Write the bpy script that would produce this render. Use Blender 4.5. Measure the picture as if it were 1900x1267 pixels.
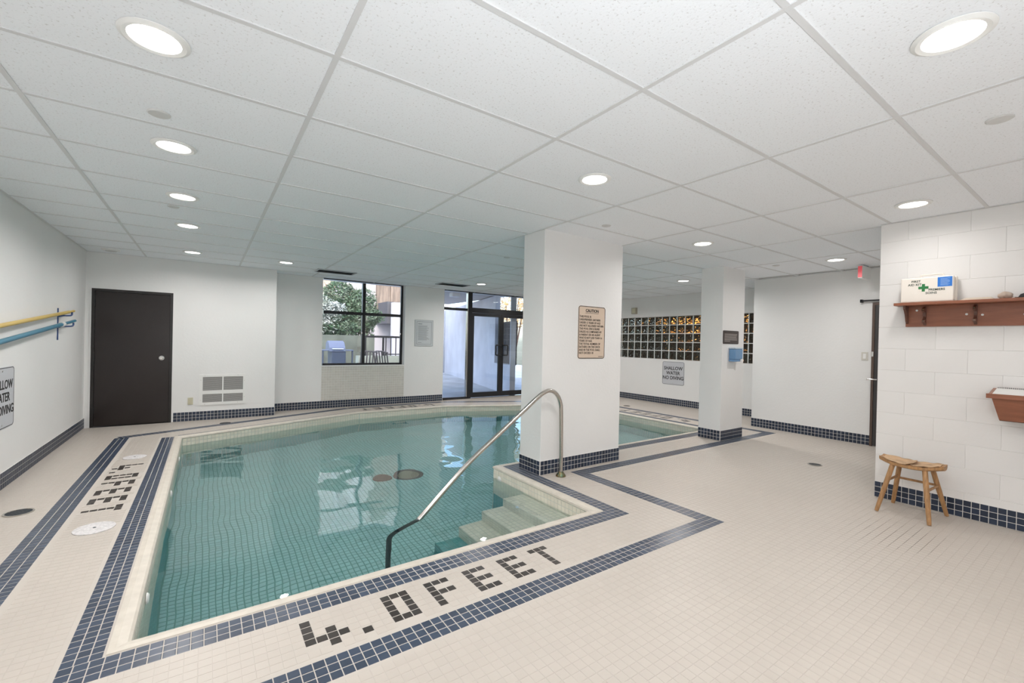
import bpy, bmesh, math, random
from mathutils import Vector, Matrix
random.seed(7)
D = bpy.data; C = bpy.context; S = C.scene; COL = S.collection
PI = math.pi
for o in list(D.objects): D.objects.remove(o)

# ------------------------------------------------------------------ camera, world, lights, exposure
YAW, PITCH, ROLL, FPX, CY, CAMZ = 0.609954, -0.004199, 0.021806, 809.1375, 638.159, 1.39384
cyw, syw, cp, sp = math.cos(YAW), math.sin(YAW), math.cos(PITCH), math.sin(PITCH)
F_ = Vector((syw*cp, cyw*cp, sp)); R0 = Vector((cyw, -syw, 0)); U0 = R0.cross(F_)
R_ = R0*math.cos(ROLL) + U0*math.sin(ROLL); U_ = -R0*math.sin(ROLL) + U0*math.cos(ROLL)
cd = D.cameras.new('camera'); cam = D.objects.new('camera', cd); COL.objects.link(cam)
m = Matrix((R_, U_, -F_)).transposed().to_4x4(); m.translation = (0, 0, CAMZ); cam.matrix_world = m
cd.sensor_width = 36; cd.lens = 36*FPX/1900; cd.shift_y = (CY-633.5)/1900; cd.clip_start = .05; cd.clip_end = 200
S.camera = cam

CEIL = 2.585
LAMP_W = 10.8
w = D.worlds.new('world'); S.world = w; w.use_nodes = True
nt = w.node_tree; bg = nt.nodes['Background']
sky = nt.nodes.new('ShaderNodeTexSky'); sky.sky_type = 'NISHITA'; sky.sun_disc = False
sky.sun_elevation = math.radians(38); sky.sun_rotation = math.radians(200); sky.altitude = 100; sky.dust_density = 2.5
nt.links.new(sky.outputs[0], bg.inputs[0]); bg.inputs[1].default_value = 0.62
LAMPS = [(-.192, 2.284), (-.192, 3.510), (-.192, 4.726), (-.192, 5.941), (-.192, 7.780), (1.012, 7.781), (4.641, 7.801),
         (7.128, 4.766), (4.694, 2.898), (6.848, 2.309), (4.684, 1.057), (2.280, 2.264), (2.283, .415), (7.10, 7.55)]  # last lamp added unseen behind the near column to brighten the far wall
LAMPS_BEHIND = [(-.192, .45), (-.192, -1.3), (2.28, -1.3), (4.40, -.8)]
for k, (x, y) in enumerate(LAMPS + LAMPS_BEHIND):
    ld = D.lights.new('bulb', 'AREA'); ld.shape = 'DISK'; ld.size = .17
    ld.energy = LAMP_W*({(4.684, 1.057): .36, (2.283, .415): .8, (4.40, -.8): .5, (2.280, 2.264): .9, (1.012, 7.781): .95, (4.641, 7.801): 1.7, (7.128, 4.766): 1.9, (7.10, 7.55): 2.2, (-.192, 7.780): .85}.get((x, y), 1.15 if y > 3 else .9)); ld.color = (1.0, .957, .935); ld.spread = math.radians(165)
    lo = D.objects.new('bulb', ld); COL.objects.link(lo); lo.location = (x, y, CEIL-.022)
# soft light added to brighten the front ceiling, as a bounced camera flash
fl_ = D.lights.new('bounce_flash', 'AREA'); fl_.shape = 'DISK'; fl_.size = .30; fl_.energy = 34; fl_.color = (.90, .95, 1.0); fl_.spread = math.radians(170)
fo_ = D.objects.new('bounce_flash', fl_); COL.objects.link(fo_); fo_.location = (.3, -.6, 1.30); fo_.rotation_euler = (math.radians(180-38), 0, math.radians(-20))
S.view_settings.view_transform = 'Standard'; S.view_settings.look = 'None'
S.view_settings.gamma = 1; S.view_settings.use_curve_mapping = False
S.view_settings.exposure = 0.33
S.cycles.use_denoising = True
S.cycles.max_bounces = 14; S.cycles.diffuse_bounces = 8; S.cycles.transmission_bounces = 12
S.cycles.glossy_bounces = 6; S.cycles.transparent_max_bounces = 16
S.cycles.sample_clamp_indirect = 6; S.cycles.blur_glossy = 1.0

# ------------------------------------------------------------------ helpers
def at(u, v, x=None, y=None, z=None):
    d = R_*((u-950)/FPX) - U_*((v-CY)/FPX) + F_
    o = Vector((0, 0, CAMZ))
    t = (x/d.x) if x is not None else (y/d.y) if y is not None else ((z-CAMZ)/d.z)
    return o + d*t
def srgb(r, g, b):
    f = lambda c: (c/255/12.92) if c/255 <= .04045 else ((c/255+.055)/1.055)**2.4
    return (f(r), f(g), f(b), 1)
def mat(name, col, rough=.5, metal=0, var=0, noise=0, nscale=8, bump=0, bscale=60, spec=.5, coord='Object', emit=None, est=0, coat=0, col2=None, stretch=None, detail=4):
    mt = D.materials.new(name); mt.use_nodes = True; n = mt.node_tree; b = n.nodes['Principled BSDF']
    b.inputs['Base Color'].default_value = col; b.inputs['Roughness'].default_value = rough
    b.inputs['Metallic'].default_value = metal; b.inputs['Specular IOR Level'].default_value = spec
    b.inputs['Coat Weight'].default_value = coat
    tc = n.nodes.new('ShaderNodeTexCoord'); src = tc.outputs[coord]
    if stretch:
        mp = n.nodes.new('ShaderNodeMapping'); mp.inputs['Scale'].default_value = stretch
        n.links.new(src, mp.inputs[0]); src = mp.outputs[0]
    last = None
    if noise:
        nz = n.nodes.new('ShaderNodeTexNoise'); nz.inputs['Scale'].default_value = nscale; nz.inputs['Detail'].default_value = detail
        n.links.new(src, nz.inputs['Vector'])
        mx = n.nodes.new('ShaderNodeMix'); mx.data_type = 'RGBA'
        c2 = col2 or tuple(c*(1-noise) for c in col[:3])+(1,)
        mx.inputs[6].default_value = col; mx.inputs[7].default_value = c2
        rp = n.nodes.new('ShaderNodeMapRange'); rp.inputs[1].default_value = .35; rp.inputs[2].default_value = .65
        n.links.new(nz.outputs[0], rp.inputs[0]); n.links.new(rp.outputs[0], mx.inputs[0]); last = mx.outputs[2]
        n.links.new(last, b.inputs['Base Color'])
    if var:
        ge = n.nodes.new('ShaderNodeNewGeometry'); ob = n.nodes.new('ShaderNodeObjectInfo')
        ad = n.nodes.new('ShaderNodeMath'); ad.operation = 'ADD'
        n.links.new(ge.outputs['Random Per Island'], ad.inputs[0]); n.links.new(ob.outputs['Random'], ad.inputs[1])
        fr = n.nodes.new('ShaderNodeMath'); fr.operation = 'FRACT'; n.links.new(ad.outputs[0], fr.inputs[0])
        mr = n.nodes.new('ShaderNodeMapRange'); mr.inputs[3].default_value = 1-var; mr.inputs[4].default_value = 1+var
        n.links.new(fr.outputs[0], mr.inputs[0])
        hs = n.nodes.new('ShaderNodeHueSaturation'); hs.inputs['Color'].default_value = col
        if last: n.links.new(last, hs.inputs['Color'])
        n.links.new(mr.outputs[0], hs.inputs['Value']); n.links.new(hs.outputs[0], b.inputs['Base Color'])
    if bump:
        nb = n.nodes.new('ShaderNodeTexNoise'); nb.inputs['Scale'].default_value = bscale; nb.inputs['Detail'].default_value = 3
        n.links.new(src, nb.inputs['Vector'])
        bp = n.nodes.new('ShaderNodeBump'); bp.inputs['Strength'].default_value = bump; bp.inputs['Distance'].default_value = .01
        n.links.new(nb.outputs[0], bp.inputs['Height']); n.links.new(bp.outputs[0], b.inputs['Normal'])
    if emit:
        b.inputs['Emission Color'].default_value = emit; b.inputs['Emission Strength'].default_value = est
    return mt

class MB:
    def __init__(s): s.v = []; s.f = []
    def add(s, vs, fs):
        n = len(s.v); s.v += [tuple(v) for v in vs]; s.f += [tuple(i+n for i in f) for f in fs]; return s
    def box(s, x0, x1, y0, y1, z0, z1, b=0):
        if b:
            bm = bmesh.new(); bmesh.ops.create_cube(bm, size=1)
            for v in bm.verts: v.co = Vector(((x0+x1)/2+v.co.x*(x1-x0), (y0+y1)/2+v.co.y*(y1-y0), (z0+z1)/2+v.co.z*(z1-z0)))
            bmesh.ops.bevel(bm, geom=list(bm.edges), offset=b, segments=2, affect='EDGES', profile=.5)
            bm.verts.index_update()
            s.add([v.co[:] for v in bm.verts], [[v.index for v in f.verts] for f in bm.faces]); bm.free(); return s
        return s.add([(x0,y0,z0),(x1,y0,z0),(x1,y1,z0),(x0,y1,z0),(x0,y0,z1),(x1,y0,z1),(x1,y1,z1),(x0,y1,z1)],
                     [(3,2,1,0),(4,5,6,7),(0,1,5,4),(1,2,6,5),(2,3,7,6),(3,0,4,7)])
    def hexa(s, p): # 8 points bottom 4 ccw, top 4
        return s.add(p, [(3,2,1,0),(4,5,6,7),(0,1,5,4),(1,2,6,5),(2,3,7,6),(3,0,4,7)])
    def prism(s, pts, z0, z1):
        n = len(pts)
        return s.add([(x,y,z0) for x,y in pts]+[(x,y,z1) for x,y in pts],
              [tuple(range(n))[::-1], tuple(range(n,2*n))]+[(i,(i+1)%n,n+(i+1)%n,n+i) for i in range(n)])
    def ext(s, pts, vec):   # extrude a 3d polygon along a vector
        n = len(pts); v = Vector(vec)
        return s.add(list(pts)+[tuple(Vector(p)+v) for p in pts], [tuple(range(n))[::-1], tuple(range(n,2*n))]+[(i,(i+1)%n,n+(i+1)%n,n+i) for i in range(n)])
    def tube(s, pts, rad, n=12, cap=True):
        pts = [Vector(p) for p in pts]; rad = rad if isinstance(rad, (list, tuple)) else [rad]*len(pts)
        base = len(s.v); up = None
        for i, p in enumerate(pts):
            t = (pts[min(i+1, len(pts)-1)]-pts[max(i-1, 0)]).normalized()
            if up is None:
                up = Vector((0,0,1)) if abs(t.z) < .9 else Vector((1,0,0))
                a = t.cross(up).normalized()
            else: a = (a - t*a.dot(t)).normalized()
            b = t.cross(a)
            for k in range(n):
                q = 2*PI*k/n; s.v.append(tuple(p + (a*math.cos(q)+b*math.sin(q))*rad[i]))
        for i in range(len(pts)-1):
            for k in range(n):
                k2 = (k+1)%n; s.f.append((base+i*n+k, base+i*n+k2, base+(i+1)*n+k2, base+(i+1)*n+k))
        if cap:
            s.f.append(tuple(base+k for k in range(n))[::-1]); s.f.append(tuple(base+(len(pts)-1)*n+k for k in range(n)))
        return s
    def lathe(s, prof, c=(0,0,0), n=32, closed=False):  # prof: (r,z)
        base = len(s.v); m_ = len(prof)
        for r, z in prof:
            for k in range(n):
                q = 2*PI*k/n; s.v.append((c[0]+r*math.cos(q), c[1]+r*math.sin(q), c[2]+z))
        for i in range(m_-1 if not closed else m_):
            j = (i+1)%m_
            for k in range(n):
                k2 = (k+1)%n; s.f.append((base+i*n+k, base+i*n+k2, base+j*n+k2, base+j*n+k))
        if not closed:
            if prof[0][0] > 0: s.f.append(tuple(base+k for k in range(n))[::-1])
            if prof[-1][0] > 0: s.f.append(tuple(base+(m_-1)*n+k for k in range(n)))
        return s
    def tile(s, o, u, v, h, bev=.0022):   # tile frustum at corner o, edge vectors u v, height vector h
        o, u, v, h = Vector(o), Vector(u), Vector(v), Vector(h)
        du = u.normalized()*bev; dv = v.normalized()*bev; t = o+h
        return s.add([o, o+u, o+u+v, o+v, t+du+dv, t+u-du+dv, t+u+v-du-dv, t+v+du-dv],
                     [(4,5,6,7),(0,1,5,4),(1,2,6,5),(2,3,7,6),(3,0,4,7)])
    def mesh(s, name, smooth=False):
        me = D.meshes.new(name); me.from_pydata(s.v, [], s.f)
        if smooth:
            me.polygons.foreach_set('use_smooth', [True]*len(me.polygons))
            if smooth != 'all': me.set_sharp_from_angle(angle=math.radians(40))
        return me
    def fix(s): # consistent outward normals
        bm = bmesh.new(); me = D.meshes.new('t'); me.from_pydata(s.v, [], s.f); bm.from_mesh(me)
        bmesh.ops.recalc_face_normals(bm, faces=bm.faces); bm.verts.index_update()
        s.v = [v.co[:] for v in bm.verts]; s.f = [tuple(v.index for v in f.verts) for f in bm.faces]; bm.free(); D.meshes.remove(me); return s
def wloc(o):
    p = o.location.copy()
    if o.parent: p = p + o.matrix_parent_inverse.translation + wloc(o.parent)
    return p
def link(name, me, mt, parent=None, loc=None, rot=None, keep=True):
    o = D.objects.new(name, me); COL.objects.link(o)
    if mt is not None and len(me.materials) == 0:
        for q in (mt if isinstance(mt, list) else [mt]): me.materials.append(q)
    if loc is not None: o.location = loc
    if rot is not None: o.rotation_euler = rot
    if parent is not None:
        o.parent = parent
        if keep:
            p = wloc(parent)
            if p.length: o.matrix_parent_inverse = Matrix.Translation(-p)
    return o
def part(name, mb, mt, parent=None, smooth=False, **k): return link(name, mb.mesh(name, smooth), mt, parent, **k)
def thing(name, label, cat, loc=(0,0,0), group=None, rz=0):
    o = D.objects.new(name, None); COL.objects.link(o); o.location = loc; o.rotation_euler = (0,0,rz)
    o.empty_display_size = .05; tag(o, label, cat, group); return o
def tag(o, label=None, cat=None, group=None, kind=None):
    if label: o['label'] = label
    if cat: o['category'] = cat
    if group: o['group'] = group
    if kind: o['kind'] = kind
    return o
def struct(name, mb, mt, label=None, cat=None, smooth=False):
    o = part(name, mb, mt, smooth=smooth); tag(o, label, cat, kind='structure'); return o
def copy_tree(o, parent=None):
    c = o.copy(); COL.objects.link(c); c.parent = parent
    for ch in list(o.children): copy_tree(ch, c)
    return c
def text(body, size, org, right, up, mt, parent, name='lettering', ext=.0006, align='CENTER', bold=0, sx=1, lift=.001):
    cu = D.curves.new('txt', 'FONT'); cu.body = body; cu.size = size; cu.extrude = ext; cu.offset = bold
    cu.align_x = align; cu.align_y = 'CENTER'; cu.resolution_u = 3
    t = D.objects.new('txt', cu); COL.objects.link(t); C.view_layer.update()
    me = D.meshes.new_from_object(t.evaluated_get(C.evaluated_depsgraph_get())); D.objects.remove(t); D.curves.remove(cu)
    r = Vector(right).normalized(); u = Vector(up).normalized(); n = r.cross(u)
    M = Matrix((r*sx, u, n)).transposed().to_4x4(); M.translation = Vector(org)+n*lift
    me.transform(M); me.name = name
    return link(name, me, mt, parent)
def roundrect(w_, h_, r, n=5):
    P = []
    for cx, cy, a0 in ((w_/2-r, h_/2-r, 0), (-w_/2+r, h_/2-r, 90), (-w_/2+r, -h_/2+r, 180), (w_/2-r, -h_/2+r, 270)):
        for k in range(n+1):
            a = math.radians(a0+90*k/n); P.append((cx+r*math.cos(a), cy+r*math.sin(a)))
    return P
def plate(w_, h_, r, th, c, right, up):
    c, r_, u_ = Vector(c), Vector(right).normalized(), Vector(up).normalized(); n = r_.cross(u_)
    return MB().ext([tuple(c+r_*a+u_*b) for a, b in roundrect(w_, h_, r)], n*th)
def ring_plate(w_, h_, r, bw, th, c, right, up):
    c, r_, u_ = Vector(c), Vector(right).normalized(), Vector(up).normalized(); n_ = r_.cross(u_)
    A = [c+r_*a+u_*b for a, b in roundrect(w_, h_, r)]; B = [c+r_*a+u_*b for a, b in roundrect(w_-2*bw, h_-2*bw, max(r-bw, .002))]
    k = len(A); mb = MB(); V = A+B+[p+n_*th for p in A]+[p+n_*th for p in B]; f = []
    for i in range(k):
        j = (i+1)%k; f += [(2*k+i, 2*k+j, 3*k+j, 3*k+i), (i, j, 2*k+j, 2*k+i), (k+j, k+i, 3*k+i, 3*k+j)]
    return mb.add(V, f)

# ------------------------------------------------------------------ materials
def wall_paint(name, col, r=.55): return mat(name, col, r, noise=.03, nscale=1.2, bump=.12, bscale=35, spec=.35)
M_WALL = wall_paint('white wall paint', (.80, .80, .79, 1))
M_WALLR = wall_paint('white block paint', (.80, .79, .775, 1))
M_CEILBAR = mat('ceiling grid enamel', (.67, .675, .68, 1), .5, spec=.3)
M_GROUT = mat('cream grout', (.66, .60, .53, 1), .8, noise=.06, nscale=6)
M_GROUTW = mat('white grout', (.74, .72, .68, 1), .8)
M_BLUE = mat('slate blue glazed tile', (.050, .068, .104, 1), .28, var=.16, spec=.5)
M_NAVY = mat('navy glazed tile', (.022, .034, .062, 1), .3, var=.2, spec=.45)
M_BLACK = mat('charcoal glazed tile', (.040, .034, .030, 1), .35, var=.2)
M_WHITE = mat('ivory deck tile', (.540, .492, .440, 1), .42, var=.015, spec=.45, noise=.04, nscale=.9)
M_BEIGE = mat('beige wall tile', (.62, .60, .55, 1), .4, var=.04)
M_COPING = mat('cream coping stone', (.65, .60, .52, 1), .45, noise=.10, nscale=14, bump=.1, bscale=40)
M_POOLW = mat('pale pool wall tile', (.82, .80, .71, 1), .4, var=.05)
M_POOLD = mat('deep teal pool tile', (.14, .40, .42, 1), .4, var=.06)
M_POOLF = mat('sea green pool floor tile', (.47, .74, .76, 1), .4, var=.05)
M_PGROUT = mat('dark pool grout', (.20, .44, .43, 1), .8)
M_PGROUTL = mat('pale pool grout', (.62, .66, .60, 1), .8)
M_STEEL = mat('brushed stainless steel', (.55, .52, .48, 1), .22, metal=1, bump=.02, bscale=200)
M_CHROME = mat('chrome', (.75, .75, .74, 1), .12, metal=1)
M_BLKMETAL = mat('black anodised metal', (.012, .013, .016, 1), .35)
M_DOOR = mat('dark brown door enamel', (.014, .009, .008, 1), .22, bump=.25, bscale=2.2, spec=.5)
M_DOORFR = mat('black door frame enamel', (.016, .014, .013, 1), .3)
M_WHITEPL = mat('white plastic', (.80, .80, .78, 1), .4)
M_LENS = mat('lamp diffuser', (1, 1, 1, 1), .4, emit=(1, .97, .93, 1), est=6)
M_WOODR = mat('red brown varnished wood', (.30, .105, .052, 1), .38, noise=.22, nscale=5, stretch=(9, 1.0, 9), bump=.05, bscale=40, coat=.2)
M_WOODD = mat('dark brown varnished wood', (.13, .045, .024, 1), .38, noise=.3, nscale=6, stretch=(12, 2, 12), coat=.2)
M_STOOL = mat('worn honey wood', (.46, .25, .105, 1), .5, noise=.35, nscale=7, stretch=(9, 9, 1.5), bump=.1, bscale=30)
M_STSEAT = mat('worn tan seat covering', (.60, .40, .235, 1), .7, noise=.3, nscale=12, bump=.5, bscale=25)
M_SCREW = mat('nickel screw', (.6, .58, .55, 1), .3, metal=1)
M_BLACKTXT = mat('black lettering', (.012, .012, .012, 1), .6)
M_SIGNW = mat('pale grey sign enamel', (.56, .57, .60, 1), .4)
M_SIGNC = mat('cream sign enamel', (.66, .53, .42, 1), .4)

def ceiling_mat():
    mt = D.materials.new('mineral fibre ceiling panel'); mt.use_nodes = True; n = mt.node_tree; b = n.nodes['Principled BSDF']
    tc = n.nodes.new('ShaderNodeTexCoord'); vo = n.nodes.new('ShaderNodeTexNoise'); vo.inputs['Scale'].default_value = 95; vo.inputs['Detail'].default_value = 2
    n.links.new(tc.outputs['Object'], vo.inputs['Vector'])
    cr = n.nodes.new('ShaderNodeValToRGB'); cr.color_ramp.elements[0].position = .28; cr.color_ramp.elements[1].position = .40
    cr.color_ramp.elements[0].color = (.66, .665, .67, 1); cr.color_ramp.elements[1].color = (.86, .885, .915, 1)
    n.links.new(vo.outputs[0], cr.inputs[0]); n.links.new(cr.outputs[0], b.inputs['Base Color'])
    b.inputs['Roughness'].default_value = .9; b.inputs['Specular IOR Level'].default_value = .15
    bp = n.nodes.new('ShaderNodeBump'); bp.inputs['Strength'].default_value = .25; bp.inputs['Distance'].default_value = .004
    n.links.new(vo.outputs[0], bp.inputs['Height']); n.links.new(bp.outputs[0], b.inputs['Normal'])
    return mt
M_CEIL = ceiling_mat()
def thin_glass(name, tint, refl=1.0):
    mt = D.materials.new(name); mt.use_nodes = True; n = mt.node_tree; n.nodes.clear()
    o = n.nodes.new('ShaderNodeOutputMaterial'); t = n.nodes.new('ShaderNodeBsdfTransparent'); g = n.nodes.new('ShaderNodeBsdfGlossy')
    g.inputs['Roughness'].default_value = .01; t.inputs[0].default_value = tint
    fr = n.nodes.new('ShaderNodeFresnel'); fr.inputs[0].default_value = 1.5
    mu = n.nodes.new('ShaderNodeMath'); mu.operation = 'MULTIPLY'; mu.inputs[1].default_value = refl; n.links.new(fr.outputs[0], mu.inputs[0])
    mx = n.nodes.new('ShaderNodeMixShader'); n.links.new(mu.outputs[0], mx.inputs[0]); n.links.new(t.outputs[0], mx.inputs[1]); n.links.new(g.outputs[0], mx.inputs[2])
    n.links.new(mx.outputs[0], o.inputs[0]); return mt
M_GLASS = thin_glass('clear window glass', (.93, .95, .97, 1), 1.3)
def water_mat():
    mt = D.materials.new('pool water surface'); mt.use_nodes = True; n = mt.node_tree; n.nodes.clear()
    o = n.nodes.new('ShaderNodeOutputMaterial'); g = n.nodes.new('ShaderNodeBsdfGlass')
    g.inputs['IOR'].default_value = 1.333; g.inputs['Roughness'].default_value = 0; g.inputs['Color'].default_value = (.95, 1, .99, 1)
    tc = n.nodes.new('ShaderNodeTexCoord')
    n1 = n.nodes.new('ShaderNodeTexNoise'); n1.inputs['Scale'].default_value = 1.9; n1.inputs['Detail'].default_value = 1.5; n1.inputs['Roughness'].default_value = .35
    n.links.new(tc.outputs['Object'], n1.inputs['Vector'])
    bp = n.nodes.new('ShaderNodeBump'); bp.inputs['Strength'].default_value = .5; bp.inputs['Distance'].default_value = .036
    n.links.new(n1.outputs[0], bp.inputs['Height']); n.links.new(bp.outputs[0], g.inputs['Normal'])
    n.links.new(g.outputs[0], o.inputs['Surface']); return mt
def block_glass_mat():
    mt = D.materials.new('wavy glass block'); mt.use_nodes = True; n = mt.node_tree; n.nodes.clear()
    o = n.nodes.new('ShaderNodeOutputMaterial'); g = n.nodes.new('ShaderNodeBsdfGlass')
    g.inputs['IOR'].default_value = 1.45; g.inputs['Roughness'].default_value = .04; g.inputs['Color'].default_value = (.86, .90, .88, 1)
    tc = n.nodes.new('ShaderNodeTexCoord'); oi = n.nodes.new('ShaderNodeObjectInfo')
    va = n.nodes.new('ShaderNodeVectorMath'); va.operation = 'ADD'; n.links.new(tc.outputs['Object'], va.inputs[0]); n.links.new(oi.outputs['Location'], va.inputs[1])
    n1 = n.nodes.new('ShaderNodeTexNoise'); n1.inputs['Scale'].default_value = 22; n1.inputs['Detail'].default_value = 1
    n.links.new(va.outputs[0], n1.inputs['Vector'])
    bp = n.nodes.new('ShaderNodeBump'); bp.inputs['Strength'].default_value = 1; bp.inputs['Distance'].default_value = .03
    n.links.new(n1.outputs[0], bp.inputs['Height']); n.links.new(bp.outputs[0], g.inputs['Normal'])
    n.links.new(g.outputs[0], o.inputs['Surface']); return mt

# ------------------------------------------------------------------ layout
XL, XR = -1.466, 5.247
YB, YW, XG, XM = 8.787, 9.22, 9.0, 7.951     # door wall, window wall, glass block wall, middle wall
YF = -2.2                                    # wall behind the camera
G = .0495                                    # tile module
POOL = [(-.265, 2.605), (2.66, 2.605), (2.66, 4.125), (6.915, 4.125), (6.915, 7.40), (4.24, 8.455), (2.40, 8.455), (-.265, 7.475)]
WZ, PZ = -.13, -1.23
def offset(poly, d):
    n = len(poly); out = []
    for i in range(n):
        a, b, c = Vector(poly[i-1]), Vector(poly[i]), Vector(poly[(i+1)%n])
        e1 = (b-a).normalized(); e2 = (c-b).normalized()
        n1 = Vector((e1.y, -e1.x)); n2 = Vector((e2.y, -e2.x))
        k = (n1+n2); k = k/ (1+n1.dot(n2)); out.append((b.x+k.x*d, b.y+k.y*d))
    return out
COP = offset(POOL, .075)
COL1 = (2.886, 4.10, 3.568, 3.93); COL2 = (6.245, 6.865, 3.51, 3.86)
def inside(x, y, poly):
    c = False; n = len(poly)
    for i in range(n):
        x1, y1 = poly[i]; x2, y2 = poly[(i+1)%n]
        if (y1 > y) != (y2 > y) and x < (x2-x1)*(y-y1)/(y2-y1)+x1: c = not c
    return c

# ------------------------------------------------------------------ floor slab with the pool cut out
OUT = [(XL, YF), (XR, YF), (XR, 1.41), (XM, 1.41), (XM, 3.90), (XG, 3.90), (XG, 9.33), (1.0, 9.33), (1.0, YB), (XL, YB)]
def holed(outer, inner, z):
    bm = bmesh.new(); es = []
    for P in (outer, inner):
        vs = [bm.verts.new((x, y, z)) for x, y in P]
        es += [bm.edges.new((vs[i], vs[(i+1)%len(vs)])) for i in range(len(vs))]
    bmesh.ops.triangle_fill(bm, use_beauty=True, edges=es, normal=(0,0,1))
    bm.verts.index_update(); mb = MB().add([v.co[:] for v in bm.verts], [[v.index for v in f.verts] for f in bm.faces]); bm.free(); return mb
fm = holed(OUT, COP, -.003)
n_ = len(OUT)
for i in range(n_):
    (x0, y0), (x1, y1) = OUT[i], OUT[(i+1)%n_]
    fm.add([(x0,y0,-.003),(x1,y1,-.003),(x1,y1,-.2),(x0,y0,-.2)], [(0,1,2,3)])
for i in range(len(COP)):
    (x0, y0), (x1, y1) = COP[i], COP[(i+1)%len(COP)]
    fm.add([(x0,y0,-.003),(x1,y1,-.003),(x1,y1,-.2),(x0,y0,-.2)], [(0,3,2,1)])

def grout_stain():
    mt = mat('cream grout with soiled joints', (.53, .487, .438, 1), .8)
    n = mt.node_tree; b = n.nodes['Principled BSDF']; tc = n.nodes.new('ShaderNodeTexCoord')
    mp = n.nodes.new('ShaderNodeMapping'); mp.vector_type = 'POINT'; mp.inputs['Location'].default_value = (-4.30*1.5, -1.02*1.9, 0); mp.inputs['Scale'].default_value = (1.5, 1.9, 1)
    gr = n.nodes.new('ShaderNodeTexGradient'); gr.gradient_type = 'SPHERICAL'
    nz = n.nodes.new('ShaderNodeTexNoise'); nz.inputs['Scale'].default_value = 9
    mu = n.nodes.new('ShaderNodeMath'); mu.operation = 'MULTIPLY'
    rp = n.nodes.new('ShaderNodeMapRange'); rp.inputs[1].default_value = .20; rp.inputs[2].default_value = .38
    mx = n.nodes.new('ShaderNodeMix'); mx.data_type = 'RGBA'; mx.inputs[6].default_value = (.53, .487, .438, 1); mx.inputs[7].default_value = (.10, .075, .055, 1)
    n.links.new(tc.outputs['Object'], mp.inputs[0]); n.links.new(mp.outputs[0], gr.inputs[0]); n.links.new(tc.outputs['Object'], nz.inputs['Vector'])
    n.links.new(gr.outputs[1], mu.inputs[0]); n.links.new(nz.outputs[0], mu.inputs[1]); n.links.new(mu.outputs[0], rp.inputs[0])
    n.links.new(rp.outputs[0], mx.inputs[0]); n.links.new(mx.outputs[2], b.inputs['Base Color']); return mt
floor = struct('floor', fm, grout_stain(), 'ivory mosaic tiled pool deck with blue bands', None)

# tile bands -----------------------------------------------------------------
blue = []      # (centre, angle, length, width) boxes for the blue tiles
BANDS = []     # quads used to keep ivory tiles away
def quad_of(p, q, wid):
    p, q = Vector(p), Vector(q); t = (q-p).normalized(); nn = Vector((-t.y, t.x))
    return [p, q, q+nn*wid, p+nn*wid]
def band(p, q, rows=3, pitch=G):   # right edge p->q, rows stacked to the left
    p, q = Vector(p), Vector(q); L = (q-p).length; t = (q-p)/L; nn = Vector((-t.y, t.x)); n = max(1, round(L/G)); st = L/n
    a = math.atan2(t.y, t.x)
    for i in range(n):
        for r in range(rows):
            c = p+t*(i+.5)*st+nn*(r+.5)*pitch
            blue.append((c.x, c.y, a, st, pitch))
    BANDS.append([tuple(v) for v in quad_of(p, q, rows*pitch)])
ib0, ib1 = 2.378, 2.5265
band((-.487, ib0), (2.886, ib0)); band((-.348, ib1), (-.348, 7.53), 3, .0463)
band((2.886, ib1), (2.886, 3.905)); band((2.7375, 3.905), (7.14, 3.905)); band((7.14, 4.0535), (7.14, 7.40))
band((-.30, 7.555), (2.385, 8.533), 1); band((2.385, 8.533), (4.255, 8.533), 1); band((4.255, 8.533), (6.99, 7.452), 1)
ob0, ob1 = 1.856, 2.005
band((-.995, ob0), (3.404, ob0)); band((-.838, ob1), (-.838, 7.77), 3, .0523)
band((3.404, ob1), (3.404, 3.355)); band((3.2555, 3.355), (7.66, 3.355)); band((7.66, 3.5035), (7.66, 7.50))
band((-.93, 7.715), (2.34, 8.955)); band((2.34, 8.955), (4.40, 8.955)); band((4.40, 8.955), (7.56, 7.62))
GLY = {'4': ['X...', 'X...', 'X.X.', 'XXXX', '..X.'], '.': ['.', '.', '.', '.', 'X'], '0': ['XXX', 'X.X', 'X.X', 'X.X', 'XXX'],
       'F': ['XXX', 'X..', 'XXX', 'X..', 'X..'], 'E': ['XXX', 'X..', 'XXX', 'X..', 'XXX'], 'T': ['XXX', '.X.', '.X.', '.X.', '.X.']}
WORD = [('4', 0), ('.', 5), ('0', 8), ('F', 13), ('E', 18), ('E', 23), ('T', 28)]
black = []
def word(o, rd, dn):
    o, rd, dn = Vector(o), Vector(rd), Vector(dn); a = math.atan2(rd.y, rd.x)
    for ch, c0 in WORD:
        for r, row in enumerate(GLY[ch]):
            for c, k in enumerate(row):
                if k == 'X':
                    p = o+rd*((c0+c+.5)*G)+dn*((r+.5)*G); black.append((p.x, p.y, a, G, G))
    BANDS.append([tuple(o), tuple(o+rd*31*G), tuple(o+rd*31*G+dn*5*G), tuple(o+dn*5*G)])
wordq = len(BANDS)
word((.385, 2.319), (1, 0), (0, -1)); word((-.540, 6.135), (0, -1), (-1, 0))
word((7.20, 4.72), (0, 1), (1, 0)); word((4.05, 8.62), (-1, 0), (0, 1))
BANDS = BANDS[:wordq]
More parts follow.
